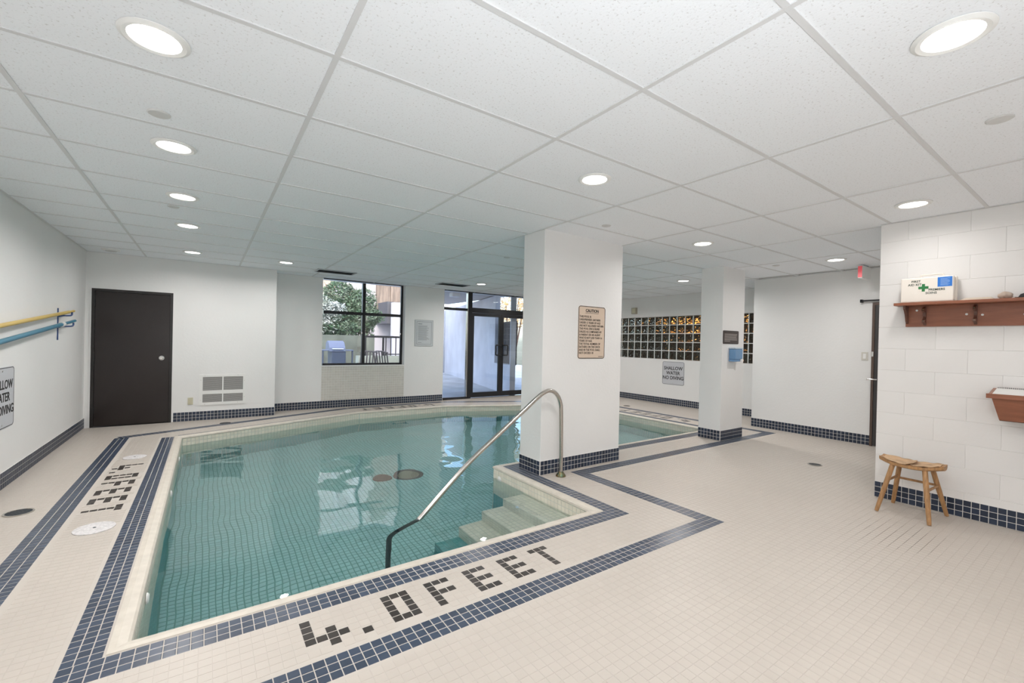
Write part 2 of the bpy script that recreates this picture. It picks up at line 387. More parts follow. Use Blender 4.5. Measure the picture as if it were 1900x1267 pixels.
# unit tile meshes (shared)
def unit_tile(name, a, b, h, mt, bev=.0022):
    me = MB().tile((-a/2, -b/2, 0), (a, 0, 0), (0, b, 0), (0, 0, h), bev).mesh(name); me.materials.append(mt); return me
GAP = .0042
def near_key(t): return (t[0]**2+t[1]**2)
def in_view(x, y, z=0):
    d = Vector((x, y, z-CAMZ)); f = d.dot(F_)
    if f < .3: return False
    u = 950+FPX*d.dot(R_)/f; v = CY-FPX*d.dot(U_)/f
    return -20 < u < 1920 and -20 < v < 1290
def lay(tiles, name, mt, parent, z0=-.003, h=.0014, limit=300, gap=GAP, bev=.0022):
    tiles = sorted(tiles, key=lambda t: (not in_view(t[0], t[1]), near_key(t)))
    cache = {}
    for t in tiles[:limit]:
        k = (round(t[3], 4), round(t[4], 4))
        if k not in cache: cache[k] = unit_tile(name, t[3]-gap, t[4]-gap, h, mt, bev)
        o = D.objects.new(name, cache[k]); COL.objects.link(o); o.location = (t[0], t[1], z0); o.rotation_euler = (0, 0, t[2]); o.parent = parent
    if len(tiles) > limit:
        mb = MB()
        for t in tiles[limit:]:
            c, s = math.cos(t[2]), math.sin(t[2]); a, b = t[3]-gap, t[4]-gap
            mb.tile((t[0]-c*a/2+s*b/2, t[1]-s*a/2-c*b/2, z0), (c*a, s*a, 0), (-s*b, c*b, 0), (0, 0, h), bev)
        o = part(name, mb, mt, parent); o['kind'] = 'stuff'; return o
lay(blue, 'blue_tile', M_BLUE, floor)
lay(black, 'black_tile', M_BLACK, floor, limit=300)
# ivory tiles, grouped on the same module
bset = {}
for b in black: bset.setdefault((round(b[0]/.1), round(b[1]/.1)), []).append(b)
ivory = []
qb = [[(p[0], p[1]) for p in q] for q in BANDS]
qbb = [(min(p[0] for p in q), max(p[0] for p in q), min(p[1] for p in q), max(p[1] for p in q)) for q in qb]
lids = [(-.640, 4.241, .125), (-.652, 6.472, .12), (-1.168, 4.902, .095), (6.015, 2.191, .085), (.256, 8.317, .085), (7.853, 6.621, .085)]
ix0 = int((XL-.2365)/G); iy0 = int((YF-2.378)/G)
COPo = offset(POOL, .085)
for i in range(ix0, int((XG-.2365)/G)+1):
    x = .2365+(i+.5)*G
    for j in range(iy0, int((9.33-2.378)/G)+1):
        y = 2.378+(j+.5)*G
        if y < -.9: continue
        h = G/2
        if x-h < XL or not inside(x, y, OUT) or not inside(x+h-.002, y, OUT) : continue
        if y+h > YB and x-h < 1.0: continue
        if -.7 < x < 7.5 and 2.0 < y < 9 and (inside(x+h*.8, y+h*.8, COPo) or inside(x-h*.8, y-h*.8, COPo) or inside(x+h*.8, y-h*.8, COPo) or inside(x-h*.8, y+h*.8, COPo)): continue
        bad = False
        for q, bb in zip(qb, qbb):
            if bb[0]-h < x < bb[1]+h and bb[2]-h < y < bb[3]+h:
                if any(inside(x+a, y+b, q) for a in (-h*.85, h*.85) for b in (-h*.85, h*.85)): bad = True; break
        if bad: continue
        kx, ky = round(x/.1), round(y/.1)
        for a in (-1, 0, 1):
            for b in (-1, 0, 1):
                for t in bset.get((kx+a, ky+b), ()):
                    if abs(t[0]-x) < G*.86 and abs(t[1]-y) < G*.86: bad = True
        if bad: continue
        if any((x-c[0])**2+(y-c[1])**2 < c[2]**2 for c in lids): continue
        if any(c[0]-.012 < x < c[1]+.012 and c[2]-.012 < y < c[3]+.012 for c in (COL1, COL2)): continue
        ivory.append((x, y, 0, G, G))
lay(ivory, 'ivory_tile', M_WHITE, floor, z0=-.003, h=.0010, gap=.0022, bev=.0004)

# deck fittings ----------------------------------------------------------------
M_LID = mat('white pebbled lid', (.72, .70, .70, 1), .6, noise=.25, nscale=60, bump=.4, bscale=60)
M_DRAIN = mat('dark drain grate', (.05, .06, .07, 1), .4, metal=.4)
def lid(c, r, lab):
    t = thing('skimmer_lid', lab, 'lid', (c[0], c[1], 0))
    part('cover', MB().lathe([(0, .004), (r-.006, .004), (r, .002), (r, -.003)], (c[0], c[1], .001), 36), M_LID, t)
    part('finger_hole', MB().lathe([(.010, .0052), (.010, .0045)], (c[0], c[1], .001), 12), M_DRAIN, t)
lid((-.640, 4.241), .115, 'round white pebbled skimmer lid in the deck near the letter T')
lid((-.652, 6.472), .105, 'round white skimmer lid beyond the number 4 on the left deck')
def drain(c, r, lab):
    t = thing('floor_drain', lab, 'drain', (c[0], c[1], 0))
    part('rim', MB().lathe([(r, -.003), (r, .0025), (r-.012, .0025), (r-.012, -.003)], (c[0], c[1], .001), 32, True).fix(), M_STEEL, t)
    g = MB()
    for k in range(-4, 5):
        yy = k*r*.2; hl = math.sqrt(max(.0001, (r-.012)**2-yy*yy)); g.box(c[0]-hl, c[0]+hl, c[1]+yy-.005, c[1]+yy+.005, -.001, .0015)
    part('grate', g, M_DRAIN, t)
drain((-1.168, 4.902), .085, 'round dark floor drain between the left wall and the blue band')
drain((6.015, 2.191), .075, 'round dark floor drain in the open deck on the right')
drain((.256, 8.317), .075, 'round dark drain on the outer band in front of the wall vent')
drain((7.853, 6.621), .075, 'round dark drain beside the glass block wall')

# ------------------------------------------------------------------ pool
pool = thing('swimming_pool', 'indoor swimming pool with steps in a corner and cream coping', 'pool', (2.4, 5.0, 0))
cop = MB(); A = COP; B = offset(POOL, -.006); B2 = offset(POOL, .004)
n_ = len(A)
rings = [[(x, y, -.003) for x, y in A], [(x, y, .003) for x, y in offset(POOL, .073)], [(x, y, .004) for x, y in offset(POOL, .045)], [(x, y, -.001) for x, y in offset(POOL, .010)], [(x, y, -.010) for x, y in offset(POOL, -.002)], [(x, y, -.026) for x, y in B], [(x, y, -.034) for x, y in B2], [(x, y, -.06) for x, y in B2]]
V = [p for r in rings for p in r]; Fc = []
for r in range(len(rings)-1):
    for i in range(n_): Fc.append((r*n_+i, r*n_+(i+1)%n_, (r+1)*n_+(i+1)%n_, (r+1)*n_+i))
part('coping', cop.add(V, Fc), M_COPING, pool)
bs = MB().add([(x, y, .0) for x, y in offset(POOL, .003)]+[(x, y, PZ) for x, y in offset(POOL, .003)], [(i, (i+1)%n_, n_+(i+1)%n_, n_+i) for i in range(n_)])
for k in range(n_): bs.v[k] = (bs.v[k][0], bs.v[k][1], -.03)
part('basin_wall', bs, M_PGROUTL, pool)
part('basin_floor', MB().add([(x, y, PZ) for x, y in offset(POOL, .01)], [tuple(range(n_))]), M_PGROUT, pool)
wt = MB(); wd = MB(); wc = MB(); ZSW = -.60
for i in range(n_):
    p, q = Vector(POOL[i]), Vector(POOL[(i+1)%n_]); L = (q-p).length; t = (q-p)/L; inn = Vector((-t.y, t.x)); k = int(L/G)
    g = GAP; off = (L-k*G)/2
    for a in range(k):
        z = -.036
        while z-G > PZ:
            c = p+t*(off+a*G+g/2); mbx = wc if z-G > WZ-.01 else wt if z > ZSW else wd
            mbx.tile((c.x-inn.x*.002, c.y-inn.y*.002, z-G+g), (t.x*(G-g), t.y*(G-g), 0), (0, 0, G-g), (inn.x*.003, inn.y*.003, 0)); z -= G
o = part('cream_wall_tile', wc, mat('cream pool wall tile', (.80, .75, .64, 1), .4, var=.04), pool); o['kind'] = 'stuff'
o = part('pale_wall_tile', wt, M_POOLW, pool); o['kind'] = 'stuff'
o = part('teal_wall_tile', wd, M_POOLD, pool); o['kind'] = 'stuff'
pf = []
for i in range(-7, 150):
    for j in range(50, 175):
        x = .2365+(i-6+.5)*G; y = (j+.5)*G
        if inside(x-.02, y-.02, POOL) and inside(x+.02, y+.02, POOL) and inside(x+.02, y-.02, POOL) and inside(x-.02, y+.02, POOL): pf.append((x, y, 0, G, G))
lay(pf, 'floor_tile', M_POOLF, pool, z0=PZ, h=.0035, gap=.0075)
for o in list(pool.children):
    if o.name.startswith('floor_tile') and o.get('kind') != 'stuff': o.matrix_parent_inverse = Matrix.Translation(-Vector(pool.location))
# steps
xs = [2.66, 2.41, 2.17, 1.925, 1.68, 1.44]; zs = [WZ-.05, WZ-.25, WZ-.45, WZ-.65, WZ-.85]
YS = 3.545
for k in range(5):
    x0, x1, z = xs[k+1], xs[k], zs[k]
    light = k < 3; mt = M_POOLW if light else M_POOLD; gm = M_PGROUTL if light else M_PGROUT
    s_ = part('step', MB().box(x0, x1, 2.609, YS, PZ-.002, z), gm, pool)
    tb = MB(); nx = 5; ny = int((YS-2.609)/G)
    for a in range(nx):
        for b in range(ny):
            tb.tile((x0+(x1-x0)*a/nx+.002, YS-(b+1)*G+.002, z), ((x1-x0)/nx-.004, 0, 0), (0, G-.004, 0), (0, 0, .003))
    for b in range(ny):     # riser facing -x
        for c in range(4): tb.tile((x0, YS-b*G-.002, z-(c+1)*.05+.002), (0, -G+.004, 0), (0, 0, .046), (-.003, 0, 0))
    for a in range(nx):     # end face
        for c in range(20):
            if z-(c+1)*.05 < PZ: break
            tb.tile((x1-(x1-x0)*a/nx-.002, YS, z-(c+1)*.05+.002), (-(x1-x0)/nx+.004, 0, 0), (0, 0, .046), (0, .003, 0))
    o = part('step_tile', tb, mt, s_); o['kind'] = 'stuff'
M_BROWN = mat('brown drain cover', (.13, .115, .11, 1), .5); M_TAN = mat('tan drain cover', (.34, .31, .24, 1), .5)
part('drain_cover', MB().lathe([(.13, 0), (.13, .012), (.11, .02), (0, .02)], (1.965, 5.79, PZ+.003), 32), M_BROWN, pool)
o = part('drain_cover', MB().lathe([(.20, 0), (.20, .008), (.15, .018), (.15, .010), (.02, .010)], (2.31, 5.74, PZ+.003), 36), M_BROWN, pool)
part('drain_disc', MB().lathe([(.145, 0), (.145, .006), (0, .008)], (2.31, 5.74, PZ+.012), 36), M_TAN, o)
def fitting(x, y, z, ax, sgn=1):
    mb = MB().lathe([(.032, 0), (.032, .006), (.02, .014), (0, .014)], n=20)
    o = part('wall_fitting', mb, M_WHITEPL, pool, smooth=True)
    o.matrix_parent_inverse = Matrix.Translation(-Vector(pool.location)); o.location = (x, y, z)
    o.rotation_euler = (0, -PI/2*sgn, 0) if ax == 'x' else (PI/2*sgn, 0, 0)
fitting(2.657, 3.98, -.115, 'x'); fitting(-.262, 5.2, -.11, 'x', -1); fitting(-.262, 6.6, -.11, 'x', -1); fitting(-.262, 3.2, -.11, 'x', -1)
# water
wm = MB(); n2 = len(POOL); wm.add([(x, y, WZ) for x, y in offset(POOL, .006)], [tuple(range(n2))])
wat = part('water', wm, water_mat()); tag(wat, 'clear teal water filling the pool, faintly rippled', 'water', kind='stuff')

# ------------------------------------------------------------------ handrail
def smooth_path(P, n=8):
    P = [Vector(p) for p in P]; out = []
    for i in range(len(P)-1):
        a, b, c, d = P[max(i-1, 0)], P[i], P[i+1], P[min(i+2, len(P)-1)]
        for k in range(n):
            t = k/n; out.append(.5*((2*b)+(c-a)*t+(2*a-5*b+4*c-d)*t*t+(3*b-a-3*c+d)*t**3))
    return out+[P[-1]]
hr = thing('handrail', 'bent stainless steel pool handrail running from the deck down into the water', 'handrail', (3.07, 3.44, 0))
P = [(3.066, 3.44, 0), (3.060, 3.44, .35), (3.050, 3.44, .68), (3.040, 3.44, .76), (3.010, 3.44, .83), (2.955, 3.44, .885), (2.88, 3.44, .905), (2.81, 3.442, .885), (2.74, 3.444, .845), (2.60, 3.446, .745), (2.30, 3.452, .530), (1.95, 3.462, .272), (1.55, 3.474, -.09), (1.50, 3.475, -.135)]
part('rail', MB().tube(smooth_path(P), .0215, 18), M_STEEL, hr, smooth=True)
P2 = [(1.50, 3.475, -.135), (1.46, 3.476, -.165), (1.36, 3.478, -.24), (1.285, 3.48, -.31), (1.25, 3.48, -.38), (1.245, 3.48, -.48), (1.245, 3.48, -.8), (1.245, 3.48, PZ)]
M_STEELD = mat('dark submerged steel', (.06, .075, .08, 1), .35, metal=.8)  # darker steel for the rail below the waterline
part('lower_rail', MB().tube(smooth_path(P2), .0215, 18), M_STEELD, hr, smooth=True)
M_BRASS = mat('tarnished brass', (.30, .20, .09, 1), .35, metal=.9, noise=.6, nscale=30, col2=(.05, .16, .12, 1))
part('flange', MB().lathe([(.052, 0), (.052, .008), (.044, .022), (.030, .034), (.026, .05), (.0, .05)], (3.066, 3.44, 0), 28), M_BRASS, hr, smooth=True)

# ------------------------------------------------------------------ walls
T = .2; ZC = CEIL+.12
wl = struct('wall_left', MB().box(XL-T, XL, YF-T, YB+T, -.2, ZC), M_WALL)
wb = MB(); d0, d1, dz = -1.40, -.452, 2.055
wb.box(XL, d0, YB, YB+T, -.2, ZC).box(d1, 1.0, YB, YB+T, -.2, ZC).box(d0, d1, YB, YB+T, dz, ZC)
wb.box(1.0-T, 1.0, YB+T, YW+T, -.2, ZC); wback = struct('wall_back', wb, M_WALL)
struct('wall_closet', MB().box(d0-.1, d1+.1, YB+.6, YB+.65, -.1, 2.2), M_DOORFR)
w0, w1, wz = 1.86, 3.56, .84; g0, g1 = 4.50, 7.12
ww = MB().box(1.0, w0, YW, YW+T, -.2, ZC).box(w0, w1, YW, YW+T, -.2, wz).box(w1, g0, YW, YW+T, -.2, ZC).box(g1, XG+T, YW, YW+T, -.2, ZC)
wwin = struct('wall_window', ww, M_WALL)
gb0, gb1, gz0, gz1 = 4.10, 8.45, 1.065, 2.090
wg = MB().box(XG, XG+T, 3.7, gb0, -.2, ZC).box(XG, XG+T, gb1, YW+T, -.2, ZC).box(XG, XG+T, gb0, gb1, -.2, gz0).box(XG, XG+T, gb0, gb1, gz1, ZC)
wgb = struct('wall_glass_block', wg, M_WALL)
wm_ = MB().box(XM, XM+T, 1.41, 3.90, -.2, ZC).box(XM+T, XG, 3.70, 3.90, -.2, ZC).box(XR+T, XM, 1.21, 1.41, -.2, ZC)
wmid = struct('wall_middle', wm_, M_WALL)
struct('wall_front', MB().box(XL-T, XR+T, YF-T, YF, -.2, ZC), M_WALL)
# right wall of painted concrete blocks
wr = struct('wall_right', MB().box(XR+.004, XR+T, YF, 1.406, -.2, ZC), M_WALLR)
cache = {}
def cmu(y0, y1, z0, z1):
    g = .0006; k = (round(y1-y0, 3), round(z1-z0, 3))
    if k not in cache:
        a, b = k[0]-2*g, k[1]-2*g
        me = MB().tile((0, a/2, -b/2), (0, -a, 0), (0, 0, b), (-.0030, 0, 0), .0016).mesh('block'); me.materials.append(M_WALLR); cache[k] = me
    o = D.objects.new('block', cache[k]); COL.objects.link(o); o.location = (XR+.004, (y0+y1)/2, (z0+z1)/2); o.parent = wr
for c in range(13):
    z0 = .01+.2*c; z1 = min(z0+.2, CEIL-.002); y = 1.41-(0 if c % 2 else .2)
    if c % 2 == 0: cmu(y, 1.41, z0, z1)
    while y > -.6: cmu(y-.4, y, z0, z1); y -= .4
cl = []
for nm, cc, lab in (('column', COL1, 'square white column beside the pool steps carrying the caution sign'), ('column', COL2, 'white column further right carrying the dark plaque and soap dispenser')):
    mb = MB().box(cc[0], cc[1], cc[2], cc[3], -.2, ZC, .004)
    o = part(nm, mb, M_WALL); tag(o, lab, 'column', kind='structure'); cl.append(o)

# tiled baseboards: segments (p, q) with the room on the left of p->q travelling... normal given
def baseboard(name, segs, mt, limit=300, phase=0, rows=3, parts=True, z0=.0):
    root = None; gm = MB(); th = .006
    for (p, q, nrm) in segs:
        p, q, nr = Vector(p), Vector(q), Vector(nrm); a = p; b = q
        gm.ext([(a.x, a.y, z0), (b.x, b.y, z0), (b.x+nr.x*th, b.y+nr.y*th, z0), (a.x+nr.x*th, a.y+nr.y*th, z0)], (0, 0, rows*G-.002))
    root = struct(name, gm.fix(), M_GROUTW)
    st = MB(); cnt = 0; me0 = None
    for (p, q, nrm) in segs:
        p, q, nr = Vector(p), Vector(q), Vector(nrm); L = (q-p).length; t = (q-p)/L; n = max(1, round(L/G)); pit = L/n
        if parts:
            # tile mesh in local frame: x along t, y up, z out
            me0 = MB().tile((-(pit-GAP)/2, -(G-GAP)/2, 0), (pit-GAP, 0, 0), (0, G-GAP, 0), (0, 0, .003)).mesh('tile'); me0.materials.append(mt)
        rgt = t if Vector((t.x, t.y, 0)).cross(Vector((0, 0, 1))).dot(Vector((nr.x, nr.y, 0))) > 0 else -t
        M = Matrix(((rgt.x, rgt.y, 0), (0, 0, 1), (nr.x, nr.y, 0))).transposed().to_euler()
        for i in range(n):
            for r in range(rows):
                c = p+t*((i+.5)*pit)+nr*th; z = z0+(r+.5)*G
                if parts and cnt < limit:
                    o = D.objects.new('tile', me0); COL.objects.link(o); o.location = (c.x, c.y, z); o.rotation_euler = M; o.parent = root; cnt += 1
                else:
                    a = pit-GAP; h = G-GAP; st.tile((c.x-rgt.x*a/2, c.y-rgt.y*a/2, z-h/2), (rgt.x*a, rgt.y*a, 0), (0, 0, h), (nr.x*.003, nr.y*.003, 0))
    if st.v: o = part('tile', st, mt, root); o['kind'] = 'stuff'
    return root
baseboard('baseboard_right', [((XR, 1.41), (XR, .32), (-1, 0))], M_NAVY)
baseboard('baseboard_left', [((XL, YB), (XL, 3.84), (1, 0))], M_NAVY)
baseboard('baseboard_back', [((-.43, YB), (1.0, YB), (0, -1)), ((1.0, YB), (1.0, YW), (1, 0))], M_NAVY, parts=False)
baseboard('baseboard_window', [((1.0, YW), (4.49, YW), (0, -1))], M_NAVY, parts=False)
baseboard('baseboard_glass_block', [((XG, YW), (XG, 3.9), (-1, 0))], M_NAVY, parts=False)
baseboard('baseboard_middle', [((XM, 3.9), (XM, 2.21), (-1, 0))], M_NAVY)
c = COL1; baseboard('baseboard_column', [((c[0], c[2]), (c[1], c[2]), (0, -1)), ((c[0], c[3]), (c[0], c[2]), (-1, 0)), ((c[1], c[2]), (c[1], c[3]), (1, 0))], M_NAVY)
c = COL2; baseboard('baseboard_far_column', [((c[0], c[2]), (c[1], c[2]), (0, -1)), ((c[0], c[3]), (c[0], c[2]), (-1, 0))], M_NAVY)
# beige tile panel below the window
tp = MB()
for i in range(34):
    for j in range(14): tp.tile((w0+i*.05+.002, YW, .149+j*G), (.0465, 0, 0), (0, 0, G-.0035), (0, -.004, 0))
o = part('beige_tile', tp, M_BEIGE, wwin); o['kind'] = 'stuff'

# ------------------------------------------------------------------ ceiling
ceil = struct('ceiling', MB().box(XL-T, XG+T, YF-T, 9.33+.4, CEIL+.02, CEIL+.14), M_WALL)
gx = [-.7876+1.2192*i for i in range(-1, 9)]; gy = [1.3394+.6216*j for j in range(-6, 14)]
def cell_ok(x, y): return inside(x, y, OUT)
xx = [XL]+[x for x in gx if XL < x < XG]+[XG]; yy = [YF]+[y for y in gy if YF < y < YW]+[YW+.03]
pc = {}
for i in range(len(xx)-1):
    for j in range(len(yy)-1):
        x0, x1, y0, y1 = xx[i], xx[i+1], yy[j], yy[j+1]
        if not cell_ok((x0+x1)/2, (y0+y1)/2) and not (x1 > 5.2 and y1 < 2.2): continue
        k = (round(x1-x0, 3), round(y1-y0, 3))
        if k not in pc:
            a, b = k[0]/2-.009, k[1]/2-.009
            me = MB().box(-a, a, -b, b, 0, .012).mesh('ceiling_panel'); me.materials.append(M_CEIL); pc[k] = me
        o = D.objects.new('ceiling_panel', pc[k]); COL.objects.link(o); o.location = ((x0+x1)/2, (y0+y1)/2, CEIL+.004); o.parent = ceil
for x in xx[1:-1]: part('main_bar', MB().box(x-.012, x+.012, YF, YW+.03, CEIL-.001, CEIL+.02), M_CEILBAR, ceil)
for y in yy[1:-1]:
    part('cross_bar', MB().box(XL, XG, y-.012, y+.012, CEIL-.0005, CEIL+.02), M_CEILBAR, ceil)
ed = MB()
for (a, b, n) in (((XL, YF), (XL, YB), (1, 0)), ((XL, YB), (1.0, YB), (0, -1)), ((1.0, YW), (w0, YW), (0, -1)), ((w1, YW), (g0, YW), (0, -1)), ((XG, 3.9), (XG, YW), (-1, 0)), ((XM, 1.41), (XM, 3.9), (-1, 0)), ((XR, YF), (XR, 1.41), (-1, 0))):
    x0, x1 = sorted((a[0], a[0]+n[0]*.02 if n[0] else b[0])); y0, y1 = sorted((a[1], b[1] if n[0] else a[1]+n[1]*.02))
    ed.box(x0, x1, y0, y1, CEIL-.001, CEIL+.01)
part('edge_angle', ed, M_CEILBAR, ceil)

# ------------------------------------------------------------------ ceiling lights and discs
names = ['nearest of the row along the left side', 'second of the left row', 'third of the left row', 'fourth of the left row', 'last of the left row, by the dark door', 'small in view over the vent wall corner',
  'in front of the glass doors', 'beyond the column, before the glass blocks', 'over the deck before the far column', 'near the middle wall and exit sign', 'beside the white block wall on the right', 'with a bright glow over the pool steps', 'large in the top right corner of view', 'added unseen behind the near column to brighten the far wall',
  'behind the viewer at the left', 'behind the viewer near the left wall', 'behind the viewer in the middle', 'behind the viewer at the right']
bulbs = [o for o in D.objects if o.type == 'LIGHT' and o.name.startswith('bulb')]
pr = MB().lathe([(.118, 0), (.118, -.004), (.104, -.012), (.088, -.008), (.088, -.001)], n=40).fix().mesh('trim_ring', True); pr.materials.append(M_WHITEPL)
pl = MB().lathe([(.0885, -.001), (.0885, -.004), (0, -.004)], n=40).fix().mesh('diffuser'); pl.materials.append(M_LENS)
for k, (x, y) in enumerate(LAMPS+LAMPS_BEHIND):
    t = thing('ceiling_light', 'round recessed ceiling light, '+names[k], 'light', (x, y, CEIL), 'recessed ceiling lights')
    for nm, me in (('trim_ring', pr), ('diffuser', pl)):
        o = D.objects.new(nm, me); COL.objects.link(o); o.parent = t; o.location = (0, 0, .002)
    bulbs[k].parent = t; bulbs[k].location = (0, 0, -.012)
M_DISC = mat('sprinkler cover enamel', (.62, .62, .61, 1), .5)
me = MB().lathe([(.052, 0), (.052, -.004), (.046, -.008), (.0, -.010)], n=28).fix().mesh('sprinkler_cover'); me.materials.append(M_DISC)
for x, y, r, lab in [(-.233, 3.047, 1, 'between the first two left lights'), (3.301, .418, 1, 'at the right edge of view'), (-.277, 5.159, .9, 'beside the third left light'),
     (3.274, 3.073, .9, 'just before the near column'), (6.741, 3.008, .9, 'beyond the far column light'), (3.451, 5.104, .9, 'left of the near column over the pool'), (4.85, 6.3, .8, 'behind the near column')]:
    o = D.objects.new('sprinkler_cover', me); COL.objects.link(o); o.location = (x, y, CEIL+.004); o.scale = (r, r, 1)
    tag(o, 'small flat grey ceiling sprinkler cover '+lab, 'sprinkler', 'ceiling sprinkler covers')
sm = thing('smoke_detector', 'low round white ceiling detector above the dark brown door', 'detector', (-1.141, 8.363, CEIL))
part('base', MB().lathe([(.10, .004), (.10, -.012), (.08, -.018), (.0, -.018)], (-1.141, 8.363, CEIL), 32).fix(), M_WHITEPL, sm, smooth=True)
part('dome', MB().lathe([(.07, -.016), (.055, -.03), (.02, -.036), (0, -.036)], (-1.141, 8.363, CEIL), 28).fix(), M_DISC, sm, smooth=True)
M_VENT = mat('grey vent enamel', (.42, .44, .46, 1), .5); M_SLOT = mat('dark vent cavity', (.02, .02, .02, 1), .7)
for x, y, lab in ((1.87, 8.25, 'dark slotted ceiling vent above the window'), (4.24, 8.30, 'dark slotted ceiling vent left of the glass doors')):
    t = thing('ceiling_vent', lab, 'vent', (x, y, CEIL))
    part('frame', MB().box(x-.33, x+.33, y-.17, y-.14, CEIL-.012, CEIL+.004).box(x-.33, x+.33, y+.14, y+.17, CEIL-.012, CEIL+.004).box(x-.33, x-.30, y-.14, y+.14, CEIL-.012, CEIL+.004).box(x+.30, x+.33, y-.14, y+.14, CEIL-.012, CEIL+.004), M_VENT, t)
    part('cavity', MB().box(x-.3, x+.3, y-.14, y+.14, CEIL-.002, CEIL+.002), M_SLOT, t)
    for k in range(4):
        yc = y-.105+k*.07; part('blade', MB().add([(x-.3, yc-.02, CEIL-.014), (x+.3, yc-.02, CEIL-.014), (x+.3, yc+.012, CEIL-.003), (x-.3, yc+.012, CEIL-.003)], [(0,1,2,3)]), M_VENT, t)
# exit sign
t = thing('exit_sign', 'small white box ceiling sign with a red end near the block wall corner', 'sign', (7.62, 2.22, 2.4))
part('housing', MB().box(7.452, 7.80, 2.195, 2.25, 2.395, 2.570, .004), M_WHITEPL, t)
part('red_panel', MB().box(7.446, 7.453, 2.199, 2.246, 2.405, 2.560), mat('red sign plastic', (.62, .10, .12, 1), .4, emit=(.9, .12, .14, 1), est=.25), t)
part('canopy', MB().box(7.55, 7.70, 2.20, 2.245, 2.57, CEIL+.004), M_VENT, t)

# ------------------------------------------------------------------ dark door in the back wall
dr = thing('door_1', 'plain dark brown steel door in the left of the back wall', 'door', (-.93, YB, 0)); dr['kind'] = 'structure'; del dr['category']
y0 = YB-.004
part('door_frame', MB().box(d0, d0+.035, y0, YB+.12, 0, dz).box(d1-.035, d1, y0, YB+.12, 0, dz).box(d0+.035, d1-.035, y0, YB+.12, dz-.04, dz), M_DOORFR, dr)
part('door_leaf', MB().box(d0+.037, d1-.037, YB+.012, YB+.055, .012, dz-.042, .002), M_DOOR, dr)
kx, kz = -.585, 1.025
kn = part('door_knob', MB().tube([(kx, YB+.012, kz), (kx, YB-.012, kz), (kx, YB-.03, kz), (kx, YB-.055, kz), (kx, YB-.066, kz)], [.014, .014, .026, .027, .015], 20), M_CHROME, dr, smooth=True)
part('rose', MB().tube([(kx, YB+.012, kz), (kx, YB+.004, kz)], .034, 24), M_CHROME, kn)
for z in (.25, 1.05, 1.85): part('hinge', MB().tube([(d0+.037, YB+.004, z-.05), (d0+.037, YB+.004, z+.05)], .008, 10), M_BLKMETAL, dr)
part('casing', MB().box(d0-.012, d0, YB-.012, YB, 0, dz+.012).box(d1, d1+.022, YB-.014, YB, 0, dz+.012).box(d0, d1, YB-.012, YB, dz, dz+.012), M_WALL, dr)
# ------------------------------------------------------------------ wall vent (low) and outlet
t = thing('wall_vent', 'white framed wall grille with four louvred panels near the floor', 'vent', (.225, YB, .24))
vx0, vx1, vz0, vz1 = -.10, .555, .245, .750; yv = YB-.012
fr = MB().box(vx0, vx0+.05, yv, YB, vz0, vz1).box(vx1-.04, vx1, yv, YB, vz0, vz1).box(vx0+.05, vx1-.04, yv, YB, vz0, vz0+.045).box(vx0+.05, vx1-.04, yv, YB, vz1-.04, vz1)
fr.box(vx0+.05, vx1-.04, yv, YB, .425, .485).box(.217, .235, yv, YB, vz0+.045, .425).box(.217, .235, yv, YB, .485, vz1-.04)
part('frame', fr, M_WHITEPL, t)
part('backing', MB().box(vx0+.01, vx1-.01, YB-.003, YB-.001, vz0+.01, vz1-.01), mat('grey duct', (.16, .16, .155, 1), .7), t)
M_LOUV = mat('grey louvre', (.36, .355, .34, 1), .5)
for (a, b, c_, e) in ((vx0+.05, .217, .485, vz1-.04), (.235, vx1-.04, .485, vz1-.04), (vx0+.05, .217, vz0+.045, .425), (.235, vx1-.04, vz0+.045, .425)):
    mb = MB(); n = int((e-c_)/.012)
    for k in range(n):
        z = c_+(k+.5)*(e-c_)/n; mb.add([(a, YB-.010, z-.004), (b, YB-.010, z-.004), (b, YB-.004, z+.004), (a, YB-.004, z+.004)], [(0,1,2,3)])
    part('louvre_panel', mb, M_LOUV, t)
for (x, z) in ((-.075, .66), (-.075, .33), (.535, .64), (.535, .36), (-.02, .73), (.44, .735), (-.02, .26), (.44, .27)):
    part('screw', MB().tube([(x, yv, z), (x, yv-.003, z)], .006, 8), M_SCREW, t)
t = thing('wall_outlet', 'small cream wall outlet plate between the dark door and the wall grille', 'outlet', (-.21, YB, .32))
M_CREAM = mat('cream plastic', (.55, .52, .38, 1), .4)
part('cover_plate', MB().box(-.245, -.175, YB-.008, YB, .265, .38, .002), M_CREAM, t); part('socket', MB().box(-.225, -.195, YB-.012, YB-.008, .29, .355, .002), M_CREAM, t)

# ------------------------------------------------------------------ window
wn = thing('window_1', 'black framed four pane window looking onto the garden', 'window', (2.7, YW+.1, .84)); wn['kind'] = 'structure'; del wn['category']
yf0, yf1 = YW+.145, YW+.195
zt = CEIL+.015; mx_ = 2.705; hz = at(672, 582, y=YW+.1).z
part('window_frame', MB().box(w0-.03, w0+.012, yf0, yf1, wz, zt).box(w1-.045, w1, yf0, yf1, wz, zt).box(w0+.045, w1-.045, yf0, yf1, wz, wz+.045).box(w0+.045, w1-.045, yf0, yf1, CEIL+.002, CEIL+.02), M_BLKMETAL, wn)
part('mullion', MB().box(mx_-.032, mx_+.032, yf0-.01, yf1+.01, wz+.045, zt-.03), M_BLKMETAL, wn)
part('transom_bar', MB().box(w0+.045, mx_-.032, yf0-.005, yf1, hz-.03, hz+.03).box(mx_+.032, w1-.045, yf0-.005, yf1, hz-.03, hz+.03), M_BLKMETAL, wn)
